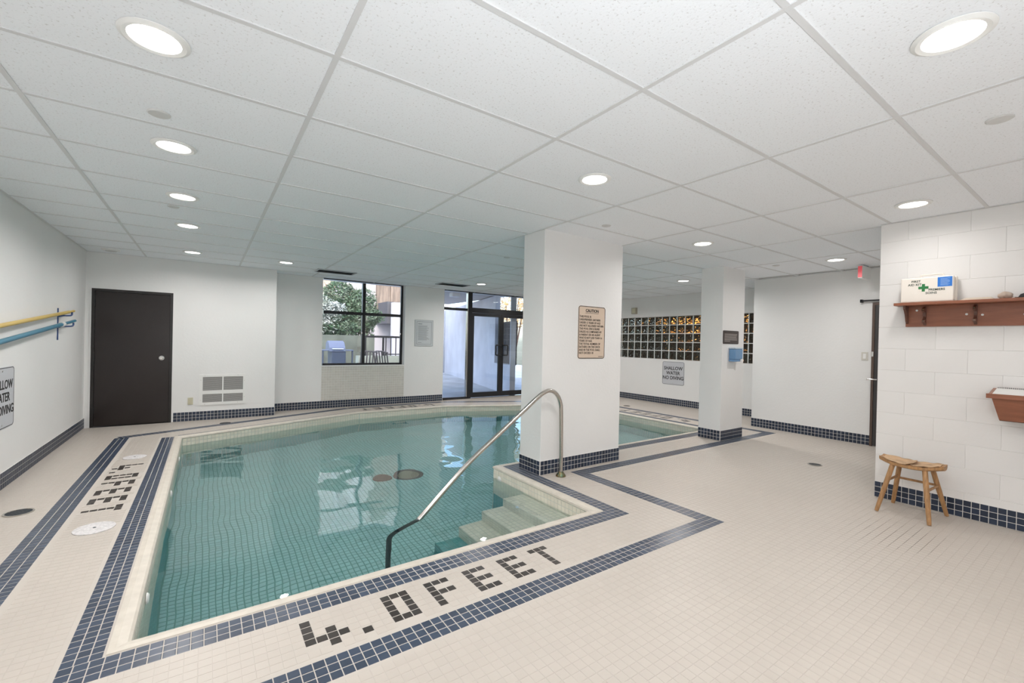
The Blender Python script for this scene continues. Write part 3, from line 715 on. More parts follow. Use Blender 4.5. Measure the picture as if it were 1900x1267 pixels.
for a, b in ((w0+.045, mx_-.032), (mx_+.032, w1-.045)):
    for c_, e in ((wz+.045, hz-.03), (hz+.03, zt-.03)):
        part('pane', MB().box(a, b, yf0+.022, yf0+.026, c_, e), M_GLASS, wn)
part('window_sill', MB().box(w0-.005, w1+.005, YW-.012, yf0, wz-.012, wz+.006), M_WHITEPL, wn)
for x in (mx_-.045, w1-.06): part('catch', MB().box(x, x+.02, yf0-.018, yf0-.002, 1.50, 1.54, .003), M_CHROME, wn)
# ------------------------------------------------------------------ glazed doors
dd = thing('door_2', 'black framed glass double doors with side light and transom panes', 'door', (5.9, YW+.1, 0)); dd['kind'] = 'structure'; del dd['category']
ya, yb_ = YW+.06, YW+.13; xm0, xm1 = 5.20, 5.30; xc = 6.155; xe = 7.05; zh = 2.165
fr = MB().box(g0, xm0, ya, yb_, 0, .05).box(g0, xm0, ya, yb_, zh-.04, zh+.02).box(xm0-.03, xm1-.02, ya-.01, yb_+.01, 0, zt).box(xm1-.02, g1, ya-.005, yb_, zh-.07, zh+.05).box(xe+.0, g1, ya, yb_, 0, zh-.07)
fr.box(g0, g1, ya, yb_, zt-.025, zt).box(g0, g0+.02, ya, yb_, .05, zh-.04)
part('door_frame', fr, M_BLKMETAL, dd)
part('mullion', MB().box(xm0-.05, xm0-.03, ya-.012, yb_, .05, zt-.02), M_STEEL, dd)
for (a, b, hx) in ((xm1-.015, xc-.003, -1), (xc+.003, xe-.005, 1)):
    s = .075; lf = part('door_leaf', MB().box(a, a+s*.8, ya, yb_-.02, .02, zh-.075).box(b-s, b, ya, yb_-.02, .02, zh-.075).box(a+s*.8, b-s, ya, yb_-.02, .02, .14).box(a+s*.8, b-s, ya, yb_-.02, zh-.15, zh-.075), M_BLKMETAL, dd)
    part('pane', MB().box(a+s*.8, b-s, ya+.02, ya+.026, .14, zh-.15), M_GLASS, lf)
    hx0 = (xc-.055) if hx < 0 else (xc+.045); ho = -.15 if hx < 0 else .10
    part('pull_handle', MB().tube(smooth_path([(hx0, ya, 1.31), (hx0, ya-.06, 1.31), (hx0+ho*.5, ya-.07, 1.31), (hx0+ho, ya-.07, 1.30), (hx0+ho, ya-.07, 1.19), (hx0+ho, ya-.07, 1.07), (hx0+ho*.5, ya-.07, 1.06), (hx0, ya-.06, 1.06), (hx0, ya, 1.06)], 4), .018, 12), M_BLKMETAL, lf, smooth=True)
part('side_pane', MB().box(g0+.02, xm0-.05, ya+.02, ya+.026, .05, zh-.04), M_GLASS, dd)
part('transom_pane', MB().box(g0, xm0-.05, ya+.02, ya+.026, zh+.02, zt-.025), M_GLASS, dd)
part('transom_pane', MB().box(xm1-.02, g1, ya+.02, ya+.026, zh+.05, zt-.025), M_GLASS, dd)
part('threshold', MB().box(g0, g1, YW-.02, yb_+.02, -.002, .012), M_STEEL, dd)
# ------------------------------------------------------------------ glass block window
gw = thing('window_2', 'long strip window of wavy square glass blocks', 'window', (XG, 6.2, 1.06)); gw['kind'] = 'structure'; del gw['category']
M_BLK = block_glass_mat(); pit = (gz1-gz0)/5; ncol = int((gb1-gb0)/.2065); ph = 4.525-.2065*2
mbb = MB().box(-.04, .04, -.094, .094, -.094, .094, .008); meb = mbb.mesh('glass_block', True); meb.materials.append(M_BLK)
mort = MB(); M_MORT = mat('pale mortar', (.72, .74, .74, 1), .8)
for k in range(ncol+1):
    yk = ph+.2065*k; mort.box(XG+.032, XG+.10, yk-.009, yk+.009, gz0, gz1)
for k in range(1, 5): mort.box(XG+.033, XG+.099, gb0, gb1, gz0+pit*k-.008, gz0+pit*k+.008)
part('mortar', mort, M_MORT, gw)
for k in range(ncol):
    for r in range(5):
        o = D.objects.new('glass_block', meb); COL.objects.link(o); o.location = (XG+.075, ph+.2065*(k+.5), gz0+pit*(r+.5))
        o.parent = gw; o.matrix_parent_inverse = Matrix.Translation(-Vector(gw.location))
# dark passage behind the glass blocks
M_DARK = mat('dark brown passage wall', (.035, .030, .026, 1), .8)
struct('trim_1', MB().box(12.0, 12.1, 3.4, 9.4, -.2, 3.0).box(XG+T, 12.0, 3.3, 3.4, -.2, 3.0).box(XG+T, 12.0, 9.4, 9.5, -.2, 3.0).box(XG+T, 12.0, 3.4, 9.4, 2.8, 3.0).box(XG+T, 12.0, 3.4, 9.4, -.2, 0), M_DARK)
M_AMB = mat('amber lamp glass', (.9, .5, .2, 1), .3, emit=(1, .38, .09, 1), est=26); M_COOL = mat('cool daylight glow', (1, 1, 1, 1), .3, emit=(.8, .9, 1, 1), est=8)  # cool glow is added, standing in for daylight at the left blocks
for (y, z, mt, s, lab) in ((6.4, 2.42, M_AMB, .17, 'amber lamp glowing behind the middle of the glass blocks'), (7.35, 2.40, M_AMB, .13, 'amber lamp glowing behind the glass blocks near the column'), (8.9, 2.35, M_COOL, .10, 'cool white glow added for daylight behind the left of the glass blocks')):
    t = thing('passage_lamp', lab, 'lamp', (10.9, y, z))
    part('shade', MB().lathe([(0, -s*.8), (s*.7, -s*.55), (s, 0), (s*.7, s*.55), (.03, s*.8)], (10.9, y, z), 20), mt, t, smooth=True)
    part('stem', MB().tube([(10.9, y, z+s*.7), (10.9, y, 2.8)], .012, 8), M_BLKMETAL, t)
# ------------------------------------------------------------------ dark door edge on middle wall
d3 = thing('door_3', 'dark steel door seen almost edge on past the block wall corner', 'door', (XM, 1.75, 0)); d3['kind'] = 'structure'; del d3['category']
part('door_frame', MB().box(XM-.03, XM, 2.175, 2.205, 0, 2.085).box(XM-.03, XM, 1.42, 2.175, 2.045, 2.085), mat('brown door frame enamel', (.10, .065, .05, 1), .4), d3)
part('door_leaf', MB().box(XM-.022, XM-.002, 1.43, 2.172, .01, 2.04), mat('charcoal door enamel', (.045, .042, .042, 1), .4), d3)
part('lever_handle', MB().tube([(XM-.022, 2.13, .97), (XM-.075, 2.13, .97), (XM-.085, 2.16, .97), (XM-.085, 2.24, .97)], .011, 10), M_CHROME, d3, smooth=True)
part('closer_arm', MB().box(XM-.06, XM-.035, 1.9, 2.345, 2.105, 2.125, .003).box(XM-.06, XM, 2.32, 2.348, 2.09, 2.135, .003), M_BLKMETAL, d3)
part('strike_plate', MB().box(XM-.034, XM-.029, 2.18, 2.2, 1.30, 1.37), M_CHROME, d3)
t = thing('light_switch', 'cream rocker light switch on the middle wall beside the dark door', 'switch', (XM, 2.29, 1.3))
part('cover_plate', MB().box(XM-.007, XM, 2.25, 2.33, 1.24, 1.36, .002), mat('off white plastic', (.62, .60, .54, 1), .4), t); part('rocker', MB().box(XM-.013, XM-.006, 2.272, 2.308, 1.262, 1.338, .002), M_WHITEPL, t)

# ------------------------------------------------------------------ signs
R3, L3 = (0, 1, 0), (0, -1, 0); UP = (0, 0, 1)
# caution sign on the near column (faces -y, right = +x)
cx, cz, y_ = 3.60, 1.523, COL1[2]
t = thing('caution_sign', 'cream caution sign with black pool rules on the near column', 'sign', (cx, y_, cz-.295))
part('board', plate(.425, .595, .03, .004, (cx, y_, cz), (1, 0, 0), UP), M_SIGNC, t)
part('border', ring_plate(.422, .592, .029, .007, .0012, (cx, y_-.004, cz), (1, 0, 0), UP), M_BLACKTXT, t)
def tl(body, size, x, z, al='LEFT', bold=.0002, sx=1): return text(body, size, (x, y_-.004, z), (1, 0, 0), UP, M_BLACKTXT, t, align=al, bold=bold, sx=sx)
tl('CAUTION', .046, cx, cz+.245, 'CENTER', .0012)
part('underline', MB().box(cx-.105, cx+.105, y_-.0055, y_-.004, cz+.217, cz+.220), M_BLACKTXT, t)
rows = ['THIS POOL IS', 'UNSUPERVISED. BATHERS', 'UNDER 12 YEARS OF AGE', 'ARE NOT ALLOWED WITHIN', 'THE POOL ENCLOSURE', 'UNLESS ACCOMPANIED BY', 'A PARENT OR HIS AGENT', 'WHO IS NOT LESS THAN 16', 'YEARS OF AGE.', 'THE TOTAL NUMBER OF', 'BATHERS ON THE DECK', 'AND IN THE POOL SHALL', 'NOT EXCEED 10']
for k, r in enumerate(rows): tl(r, .0335, cx-.196, cz+.177-k*.0342, sx=.86 if len(r) > 20 else .9)
part('imprint', MB().box(cx+.11, cx+.19, y_-.0052, y_-.004, cz-.275, cz-.270), M_BLACKTXT, t)
# shallow water signs
def shallow(xw, yc, zc, ws, hs, right, nrm, lab, fs, bold=.002):
    t = thing('warning_sign', lab, 'sign', (xw, yc, zc-hs/2)); c = Vector((xw, yc, zc)); r = Vector(right); n = Vector(nrm)
    part('board', plate(ws, hs, .04, .004, c, r, UP), M_SIGNW, t)
    part('border', ring_plate(ws-.012, hs-.012, .036, .005, .0012, c+n*.004, r, UP), M_BLACKTXT, t)
    for k, s_ in enumerate(('SHALLOW', 'WATER', 'NO DIVING')):
        text(s_, fs, c+n*.004+Vector((0, 0, (.062*(1-k)+.0)*hs/.3)), r, UP, M_BLACKTXT, t, bold=bold, sx=.95)
    for dz_ in (hs/2-.035, -hs/2+.035): part('screw', MB().tube([c+n*.004+Vector((0, 0, dz_)), c+n*.008+Vector((0, 0, dz_))], .007, 10), M_SCREW, t)
shallow(XL, 5.665, .803, .58, .545, (0, 1, 0), (1, 0, 0), 'pale shallow water no diving sign on the left wall under the poles', .112)
shallow(XG, 6.232, .745, .585, .545, (0, -1, 0), (-1, 0, 0), 'pale shallow water no diving sign under the glass blocks', .112)
# framed notice between window and doors (faces -y)
nx, nz = 4.01, 1.557
t = thing('wall_notice', 'pale framed notice with rows of fine print between window and glass doors', 'notice', (nx, YW, nz-.29))
part('board', MB().box(nx-.215, nx+.215, YW-.008, YW, nz-.29, nz+.29, .002), mat('pale notice paper', (.56, .585, .60, 1), .5), t)
M_GREYTXT = mat('grey print', (.25, .27, .28, 1), .6)
part('border', ring_plate(.36, .51, .004, .007, .001, (nx, YW-.008, nz), (1, 0, 0), UP), M_GREYTXT, t)
part('frame', ring_plate(.44, .59, .004, .012, .012, (nx, YW, nz), (1, 0, 0), UP), mat('clear grey frame', (.46, .48, .48, 1), .4), t)
lm = MB().box(nx-.145, nx-.05, YW-.0095, YW-.008, nz+.195, nz+.21)
for k in range(15):
    L = random.uniform(.2, .29); z = nz+.155-k*.0225; lm.box(nx-.145, nx-.145+L, YW-.0092, YW-.008, z, z+.009)
lm.box(nx-.145, nx-.06, YW-.0092, YW-.008, nz-.222, nz-.214); part('print_line', lm, M_GREYTXT, t)['kind'] = 'stuff'
# dark plaque and soap dispenser on far column (faces -y)
y2 = COL2[2]; px0, px1 = 6.262, 6.70
t = thing('wall_plaque', 'small dark brown plaque with pale print on the far column', 'sign', (6.48, y2, 1.44))
part('board', plate(px1-px0, .20, .018, .006, (6.48, y2, 1.538), (1, 0, 0), UP), mat('dark brown plaque', (.045, .032, .028, 1), .4), t)
lm = MB(); 
for k in range(6):
    L = .36 if k < 5 else .18; z = 1.585-k*.021; lm.box(6.30, 6.30+L-random.uniform(0, .03), y2-.0075, y2-.006, z-.004, z+.004)
part('print_line', lm, mat('pale print', (.42, .38, .35, 1), .6), t)['kind'] = 'stuff'
t = thing('soap_dispenser', 'translucent blue wall soap dispenser below the dark plaque', 'dispenser', (6.55, y2, 1.18))
M_BLUEPL = mat('blue translucent plastic', (.13, .27, .47, 1), .2, spec=.6)
part('body', MB().box(6.435, 6.66, y2-.10, y2, 1.205, 1.365, .015), M_BLUEPL, t)
part('cap', MB().box(6.43, 6.665, y2-.104, y2, 1.365, 1.385, .006), mat('pale blue cap', (.5, .62, .72, 1), .3), t)
part('lower_cover', MB().box(6.435, 6.60, y2-.09, y2, 1.175, 1.206, .006), M_BLUEPL, t)
part('nozzle', MB().box(6.605, 6.66, y2-.11, y2-.02, 1.175, 1.215, .006), M_WHITEPL, t)
# small beige speaker on the glass block wall
t = thing('wall_sensor', 'small beige box high on the wall above the glass blocks', 'sensor', (XG, 7.4, 2.2))
part('housing', MB().box(XG-.05, XG, 7.31, 7.47, 2.185, 2.345, .006), mat('beige plastic', (.42, .38, .30, 1), .5), t); part('face_panel', MB().box(XG-.054, XG-.049, 7.335, 7.445, 2.21, 2.32, .002), M_CREAM, t)

# ------------------------------------------------------------------ poles on the left wall
xp = XL+.07
M_YEL = mat('yellow fibreglass pole', (.60, .43, .12, 1), .35); M_BLP = mat('blue fibreglass pole', (.05, .20, .30, 1), .35); M_HOOK = mat('navy plastic hook', (.02, .06, .19, 1), .4)
z_y = lambda y: 1.438+(y-5.36)*.0966; z_b = lambda y: 1.305+(y-5.364)*.099
t = thing('yellow_pole', 'long yellow pole resting on hooks along the left wall', 'pole', (xp, 5.5, z_y(5.5)))
part('shaft', MB().tube([(xp, 4.3, z_y(4.3)), (xp, 7.52, z_y(7.52))], .019, 16), M_YEL, t, smooth=True)
part('tip', MB().tube([(xp, 7.52, z_y(7.52)), (xp, 7.74, z_y(7.74))], .014, 14), M_YEL, t, smooth=True)
t = thing('blue_pole', 'long dark blue pole resting on hooks below the yellow pole', 'pole', (xp, 5.5, z_b(5.5)))
part('shaft', MB().tube([(xp, 4.3, z_b(4.3)), (xp, 7.25, z_b(7.25))], .022, 16), M_BLP, t, smooth=True)
part('collar', MB().tube([(xp, 7.16, z_b(7.16)), (xp, 7.25, z_b(7.25))], .029, 16), M_WHITEPL, t, smooth=True)
part('tip', MB().tube([(xp, 7.25, z_b(7.25)), (xp, 7.80, z_b(7.8))], .017, 14), M_BLP, t, smooth=True)
for yk, lab in ((7.36, 'navy double pole hook on the left wall near the dark door'), (4.75, 'navy double pole hook on the left wall nearest the viewer')):
    t = thing('pole_hook', lab, 'hook', (XL, yk, z_b(yk)))
    part('back_strap', MB().box(XL, XL+.008, yk-.012, yk+.012, z_b(yk)-.20, z_y(yk)+.05), M_HOOK, t)
    for zf, dy in ((z_y, .10), (z_b, .17)):
        zc = zf(yk); part('hook_arm', MB().tube(smooth_path([(XL+.006, yk, zc-.05), (xp-.02, yk, zc-.036), (xp, yk+dy*.5, zc-.034), (xp+.03, yk+dy, zc-.026), (xp+.034, yk+dy*1.1, zc+.01)], 4), .009, 8), M_HOOK, t, smooth=True)

# ------------------------------------------------------------------ stool by the right wall
st = thing('stool', 'worn wooden saddle stool with torn seat covering against the block wall', 'stool', (4.97, 1.09, 0))
feet = [(4.79, 1.271), (5.178, 1.255), (4.758, .925), (5.166, .897)]
tops = [(4.875, 1.185), (5.075, 1.185), (4.875, .985), (5.075, .985)]
def legpt(k, z):
    f, t_ = feet[k], tops[k]; a = z/.43; return (f[0]+(t_[0]-f[0])*a, f[1]+(t_[1]-f[1])*a, z)
for k in range(4): part('leg', MB().tube([legpt(k, 0), legpt(k, .02), legpt(k, .2), legpt(k, .405), legpt(k, .425)], [.0135, .015, .0185, .0185, .014], 12), M_STOOL, st, smooth=True)
for a, b, z in ((0, 1, .27), (2, 3, .25), (1, 3, .255)): part('stretcher', MB().tube([legpt(a, z), legpt(b, z+(.0 if a != 1 else 0))], .010, 10), M_STOOL, st, smooth=True)
def seat_mesh(th, lift, ylo, yhi, inset, rag=0, nx_=14, ny_=30):
    top, bot = [], []
    for i in range(nx_+1):
        for j in range(ny_+1):
            v = -1+2*j/ny_; u = -1+2*i/nx_
            y = 1.085+(ylo+(yhi-ylo)*(j/ny_))
            vv = (y-1.085)/.208
            hw = (.132-.075*max(0, abs(vv)-.50)**1.2*2.2)*(1-inset) + rag*math.sin(4*v+2*math.sin(3*v))*.006
            x = 4.972+u*hw; z = .430+.030*abs(vv)**2.0-.006*(1-u*u)+lift+(rag*.0022*math.sin(6*v+5*u))
            top.append((x, y, z)); bot.append((x, y, z-th*(1-.35*u*u*u*u)))
    n = ny_+1; f = []; N = len(top)
    for i in range(nx_):
        for j in range(ny_): a = i*n+j; f += [(a, a+n, a+n+1, a+1), (N+a, N+a+1, N+a+n+1, N+a+n)]
    for j in range(ny_): f += [(j, j+1, N+j+1, N+j)]; a = nx_*n+j; f += [(a+1, a, N+a, N+a+1)]
    for i in range(nx_): a = i*n; f += [(a+n, a, N+a, N+a+n)]; a = i*n+ny_; f += [(a, a+n, N+a+n, N+a)]
    return MB().add(top+bot, f).fix()
part('seat', seat_mesh(.036, 0, -.208, .208, 0), M_STOOL, st, smooth=True)
part('seat_cover', seat_mesh(.004, .0055, .010, .185, .06, 1), M_STSEAT, st, smooth=True)
part('seat_cover', seat_mesh(.004, .0050, -.18, -.012, .10, 1.3), M_STSEAT, st, smooth=True)
fl = MB(); fp = [(4.86, 1.10, .437), (4.93, 1.115, .437), (5.06, 1.10, .437), (5.06, 1.07, .446), (4.99, 1.055, .452), (4.90, 1.06, .445)]
part('torn_flap', fl.ext(fp, (0, 0, .003)), M_STSEAT, st)

# ------------------------------------------------------------------ coat shelf on the right wall
sh = thing('wall_shelf', 'red brown wooden coat shelf with hooks on the white block wall', 'shelf', (XR, .75, 1.61))
ye = 1.245; y1e = .02
part('top_board', MB().box(XR-.150, XR, y1e, ye+.022, 1.797, 1.822, .003), M_WOODR, sh)
part('back_board', MB().box(XR-.020, XR, y1e, ye-.035, 1.612, 1.797, .002), M_WOODR, sh)
def bracket(y):
    pr_ = [(XR-.02, 1.797), (XR-.125, 1.797), (XR-.122, 1.770), (XR-.095, 1.748), (XR-.072, 1.72), (XR-.055, 1.68), (XR-.045, 1.655), (XR-.02, 1.64)]
    return MB().ext([(x, y, z) for x, z in pr_], (0, .016, 0)).fix()
part('end_bracket', bracket(ye-.055), M_WOODD, sh); part('end_bracket', bracket(y1e+.04), M_WOODD, sh)
def hook(y):
    pr_ = [(XR-.02, 1.79), (XR-.05, 1.785), (XR-.085, 1.765), (XR-.092, 1.748), (XR-.08, 1.738), (XR-.062, 1.745), (XR-.045, 1.735), (XR-.040, 1.70), (XR-.048, 1.68), (XR-.075, 1.668), (XR-.082, 1.652), (XR-.068, 1.642), (XR-.048, 1.648), (XR-.035, 1.635), (XR-.02, 1.622)]
    o = part('hook', MB().ext([(x, y, z) for x, z in pr_], (0, .018, 0)).fix(), M_WOODD, sh)
    for z, d in ((1.760, .093), (1.662, .082)): part('hook_screw', MB().tube([(XR-d+.006, y+.009, z), (XR-d-.001, y+.009, z)], .0035, 8), M_BRASS, o)
for y in (1.070, .757, .44, .12): hook(y)
for y, z in ((1.134, 1.757), (.820, 1.712), (.728, 1.704), (.50, 1.70)): part('screw', MB().tube([(XR-.020, y, z), (XR-.025, y, z)], .0085, 12), M_SCREW, sh)
# first aid kit
kt = thing('first_aid_kit', 'white plastic first aid kit with a green cross standing on the shelf', 'first aid kit', (XR-.07, 1.05, 1.822))
KX = XR-.125; M_KIT = mat('ivory plastic', (.82, .77, .70, 1), .4)
part('front_shell', MB().box(KX, KX+.055, .885, 1.225, 1.823, 2.038, .008), M_KIT, kt)
part('back_shell', MB().box(KX+.057, KX+.105, .875, 1.215, 1.824, 2.036, .008), M_KIT, kt)
part('seam', MB().box(KX+.053, KX+.060, .889, 1.215, 1.829, 2.031), mat('grey seam', (.55, .52, .48, 1), .5), kt)
part('handle', MB().tube(smooth_path([(KX+.055, 1.105, 2.036), (KX+.055, 1.10, 2.058), (KX+.055, 1.085, 2.064), (KX+.055, .975, 2.064), (KX+.055, .96, 2.058), (KX+.055, .955, 2.036)], 4), .006, 10), M_KIT, kt, smooth=True)
for y in (1.15, .93): part('latch', MB().box(KX+.022, KX+.09, y-.012, y+.012, 2.034, 2.043, .002), M_KIT, kt)
R5 = (0, -1, 0)
M_GREEN = mat('green print', (.02, .18, .05, 1), .5); M_KTXT = mat('dark green lettering', (.02, .05, .035, 1), .5)
text('FIRST', .026, (KX, 1.122, 2.005), R5, UP, M_KTXT, kt, bold=.0003); text('AID KIT', .026, (KX, 1.130, 1.977), R5, UP, M_KTXT, kt, bold=.0003)
text('PREMIERS', .026, (KX, .988, 1.926), R5, UP, M_KTXT, kt, bold=.0003, sx=.95); text('SOINS', .026, (KX, 1.022, 1.899), R5, UP, M_KTXT, kt, bold=.0003)
part('cross', MB().box(KX-.0015, KX, 1.063, 1.083, 1.915, 1.980).box(KX-.0015, KX, 1.083, 1.106, 1.937, 1.959).box(KX-.0015, KX, 1.040, 1.063, 1.937, 1.959), M_GREEN, kt)
lb = part('label', MB().box(KX-.001, KX, .893, .983, 1.948, 2.030), mat('bright blue label', (.03, .19, .62, 1), .4), kt)
lm = MB()
for k in range(9): lm.box(KX-.0018, KX-.001, .905+random.uniform(0, .02), .965, 2.016-k*.0072, 2.018-k*.0072)
part('print_line', lm, mat('light blue print', (.4, .58, .85, 1), .5), lb)['kind'] = 'stuff'
# items on the shelf
mb = MB(); n = 16
for j in range(3): mb.box(XR-.12+.006*j, XR-.035-.004*j, .655+.008*j, .845-.012*j, 1.822+.006*j, 1.829+.006*j, .0025)
tag(part('folded_cloth', mb, mat('cream cloth', (.66, .58, .48, 1), .85, bump=.4, bscale=60)), 'thin folded cream cloth lying on the shelf beside the first aid kit', 'cloth')
mb = MB(); bm = bmesh.new(); bmesh.ops.create_icosphere(bm, subdivisions=3, radius=.038); random.seed(3)
for v in bm.verts:
    k = 1+.10*math.sin(9*v.co.x*30)+.08*math.sin(v.co.y*170+1); v.co = Vector((v.co.x*k, v.co.y*k*1.0, v.co.z*k*.80))
bm.verts.index_update(); mb.add([(v.co.x+XR-.075, v.co.y+.600, max(v.co.z, -.026)+1.822+.026) for v in bm.verts], [[v.index for v in f.verts] for f in bm.faces]); bm.free()
tag(part('sea_shell', mb, mat('beige shell', (.56, .45, .37, 1), .6, noise=.2, nscale=30), smooth='all'), 'rounded beige shell on the shelf between the cloth and the dark cap', 'shell')
cp_ = thing('black_cap', 'black fabric cap at the right end of the shelf', 'cap', (XR-.075, .475, 1.822)); M_CAP = mat('black cap fabric', (.012, .013, .014, 1), .7, bump=.2, bscale=80)
part('crown', MB().lathe([(.062, 0), (.061, .012), (.052, .030), (.03, .040), (0, .043)], (XR-.075, .470, 1.822), 24), M_CAP, cp_, smooth=True)
part('brim', MB().ext([(XR-.14+.0*k, .50, 1.824) if k < 0 else (XR-.075-.07*math.cos((k-4)*.25), .515+.028*math.cos((k-4)*.33), 1.824) for k in range(9)]+[(XR-.075+.03, .48, 1.824), (XR-.075-.03, .48, 1.824)], (0, 0, .004)).fix(), M_CAP, cp_)
# wall desk box with spiral notebook
db = thing('wall_desk', 'red brown wooden wall box with a sloping lid at the right edge', 'desk box', (XR, .4, .85))
xa = XR-.235
part('front_board', MB().hexa([(xa+.05, .60, .872), (xa+.05, .08, .872), (xa+.035, .08, .872), (xa+.035, .60, .872), (xa+.01, .637, 1.040), (xa+.01, .05, 1.040), (xa-.005, .05, 1.040), (xa-.005, .637, 1.040)]).fix(), M_WOODR, db)
for yy_ in ((.600, .637, .588, .624), (.08, .05, .092, .062)):
    a, b, c_, d_ = yy_
    part('side_board', MB().hexa([(xa+.05, a, .872), (XR, a, .872), (XR, c_, .872), (xa+.05, c_, .872), (xa+.01, b, 1.040), (XR, b, 1.085), (XR, d_, 1.085), (xa+.01, d_, 1.040)]).fix(), M_WOODR, db)
part('bottom_board', MB().box(xa+.05, XR, .08, .60, .866, .876), M_WOODD, db)
part('lid', MB().hexa([(xa-.022, .660, 1.043), (XR, .660, 1.088), (XR, .03, 1.088), (xa-.022, .03, 1.043), (xa-.022, .660, 1.062), (XR, .660, 1.107), (XR, .03, 1.107), (xa-.022, .03, 1.062)]).fix(), M_WOODR, db)
part('ledge', MB().box(xa-.03, xa-.018, .03, .665, 1.040, 1.076, .002), M_WOODR, db)
nb = thing('spiral_notebook', 'spiral bound notebook lying on the sloping lid of the wall box', 'notebook', (XR-.1, .4, 1.09))
sl = lambda x: 1.062+(x-(xa-.022))*(.045/(XR-xa+.022))
part('page_block', MB().hexa([(xa+.0, .635, sl(xa)+.001), (XR-.03, .635, sl(XR-.03)+.001), (XR-.03, .25, sl(XR-.03)+.001), (xa, .25, sl(xa)+.001), (xa, .635, sl(xa)+.010), (XR-.03, .635, sl(XR-.03)+.010), (XR-.03, .25, sl(XR-.03)+.010), (xa, .25, sl(xa)+.010)]).fix(), mat('white paper', (.74, .74, .72, 1), .7), nb)
spn = MB(); P = []
for k in range(38*8):
    a = 2*PI*k/8; P.append((XR-.034+.009*math.cos(a), .632-k*.01/8, sl(XR-.034)+.008+.009*math.sin(a)))
part('wire_spiral', spn.tube(P, .0016, 5), M_BLKMETAL, nb, smooth=True)

# ------------------------------------------------------------------ outside
M_CONC = mat('outdoor concrete paving', (.62, .65, .66, 1), .85, noise=.3, nscale=1.2, bump=.3, bscale=20, detail=8)
struct('trim_2', MB().box(-2, 16, 9.42, 26, -.15, -.02), M_CONC)
M_OUTW = mat('white outdoor render', (.78, .80, .86, 1), .85, noise=.15, nscale=1.5, detail=6)
M_OUTG = mat('blue grey outdoor render', (.30, .34, .40, 1), .85)
M_BEI = mat('beige facade', (.52, .42, .33, 1), .8, noise=.2, nscale=1); M_LIL = mat('pale lilac facade', (.50, .47, .48, 1), .8); M_PIER = mat('pale pier render', (.66, .64, .68, 1), .8)
M_BRN = mat('weathered timber panel', (.30, .23, .18, 1), .7, noise=.5, nscale=2.5, stretch=(3, 3, .6), detail=6); M_SHADE = mat('dark soffit', (.09, .09, .10, 1), .8)
# passage wall outside the glass doors
def wall2(p, q, z0, z1, th=.15):
    p, q = Vector(p), Vector(q); t = (q-p).normalized(); n = Vector((t.y, -t.x))*th
    return MB().add([(p.x, p.y, z0), (q.x, q.y, z0), (q.x+n.x, q.y+n.y, z0), (p.x+n.x, p.y+n.y, z0), (p.x, p.y, z1), (q.x, q.y, z1), (q.x+n.x, q.y+n.y, z1), (p.x+n.x, p.y+n.y, z1)], [(3,2,1,0),(4,5,6,7),(0,1,5,4),(1,2,6,5),(2,3,7,6),(3,0,4,7)]).fix()
pa, pb = Vector((8.82, 17.6)), Vector((7.14, 11.04)); dirw = (pb-pa).normalized(); pcn = pb+dirw*.30; pdn = pb+dirw*1.58; pen = pb+dirw*1.63
ow = MB(); A0 = wall2(pa, pcn, -.05, 2.75); ow.add(A0.v, A0.f)
B0 = wall2(pdn, pen, -.05, 2.75); ow.add(B0.v, B0.f); C0 = wall2(pcn, pdn, -.05, .78); ow.add(C0.v, C0.f)
pw = part('passage_wall', ow, M_OUTW); tag(pw, 'white rendered outdoor wall seen through the glass doors', 'wall')
g_ = part('dark_panel', wall2(pcn+Vector((.06, 0)), pdn+Vector((.06, 0)), .78, 1.97, .04), mat('dark streaked panel', (.045, .05, .055, 1), .5, noise=.4, nscale=3, stretch=(1, 1, 6)), pw)  # dark sheet added in the opening for the dark patch there
part('end_wall', wall2((7.2, 17.75), (9.6, 17.75), -.05, 2.75), M_OUTG, pw)
sf = part('canopy', MB().prism([(4.55, 9.45), (7.5, 9.45), (7.5, 15.0), (6.2, 15.0)], 2.78, 2.95), mat('grey canopy soffit', (.50, .47, .46, 1), .8)); tag(sf, 'grey soffit of the canopy outside the glass doors', 'canopy')
cl_ = thing('canopy_lamp', 'small pale box lamp under the canopy outside the side light', 'lamp', (5.5, 11, 2.6))
pq = at(844, 547, y=11)
part('lamp_body', MB().box(pq.x-.13, pq.x+.13, 10.9, 11.1, pq.z-.06, pq.z+.06, .02), mat('pale lamp body', (.7, .7, .72, 1), .5), cl_); part('bracket', MB().box(pq.x-.05, pq.x+.05, 10.95, 11.05, pq.z+.06, 2.80), M_BLKMETAL, cl_)
# garden wall, building
gwall = part('garden_wall', MB().box(1.6, 4.4, 14.0, 14.25, -.05, 1.50), mat('mossy concrete', (.17, .19, .155, 1), .9, noise=.4, nscale=2, detail=6)); tag(gwall, 'low mossy concrete garden wall behind the grill', 'wall')
lw = part('planter_curb', MB().box(3.6, 5.6, 12.9, 13.2, -.05, .90), mat('pale green grey concrete', (.42, .46, .38, 1), .9, noise=.25, nscale=3)); tag(lw, 'pale low planter curb below the dark railing', 'curb')
bd = thing('apartment_building', 'beige and lilac apartment facade with timber panels behind the shrubs', 'building', (5, 19, 0))
part('wall', MB().box(2.2, 9.5, 19, 19.3, -.05, 7), M_LIL, bd)
X = lambda u: at(u, 540, y=18.95).x
part('window', MB().box(X(596), X(621), 18.93, 19.0, 2.3, 3.78), M_BEI, bd); part('lintel', MB().box(X(594), X(622), 18.85, 19.0, 3.80, 4.1), mat('ochre lintel', (.75, .56, .33, 1), .7), bd)
for u0, u1 in ((622, 626), (655, 668)): part('pier', MB().box(X(u0), X(u1), 18.85, 19.0, 0, 6), M_PIER, bd)
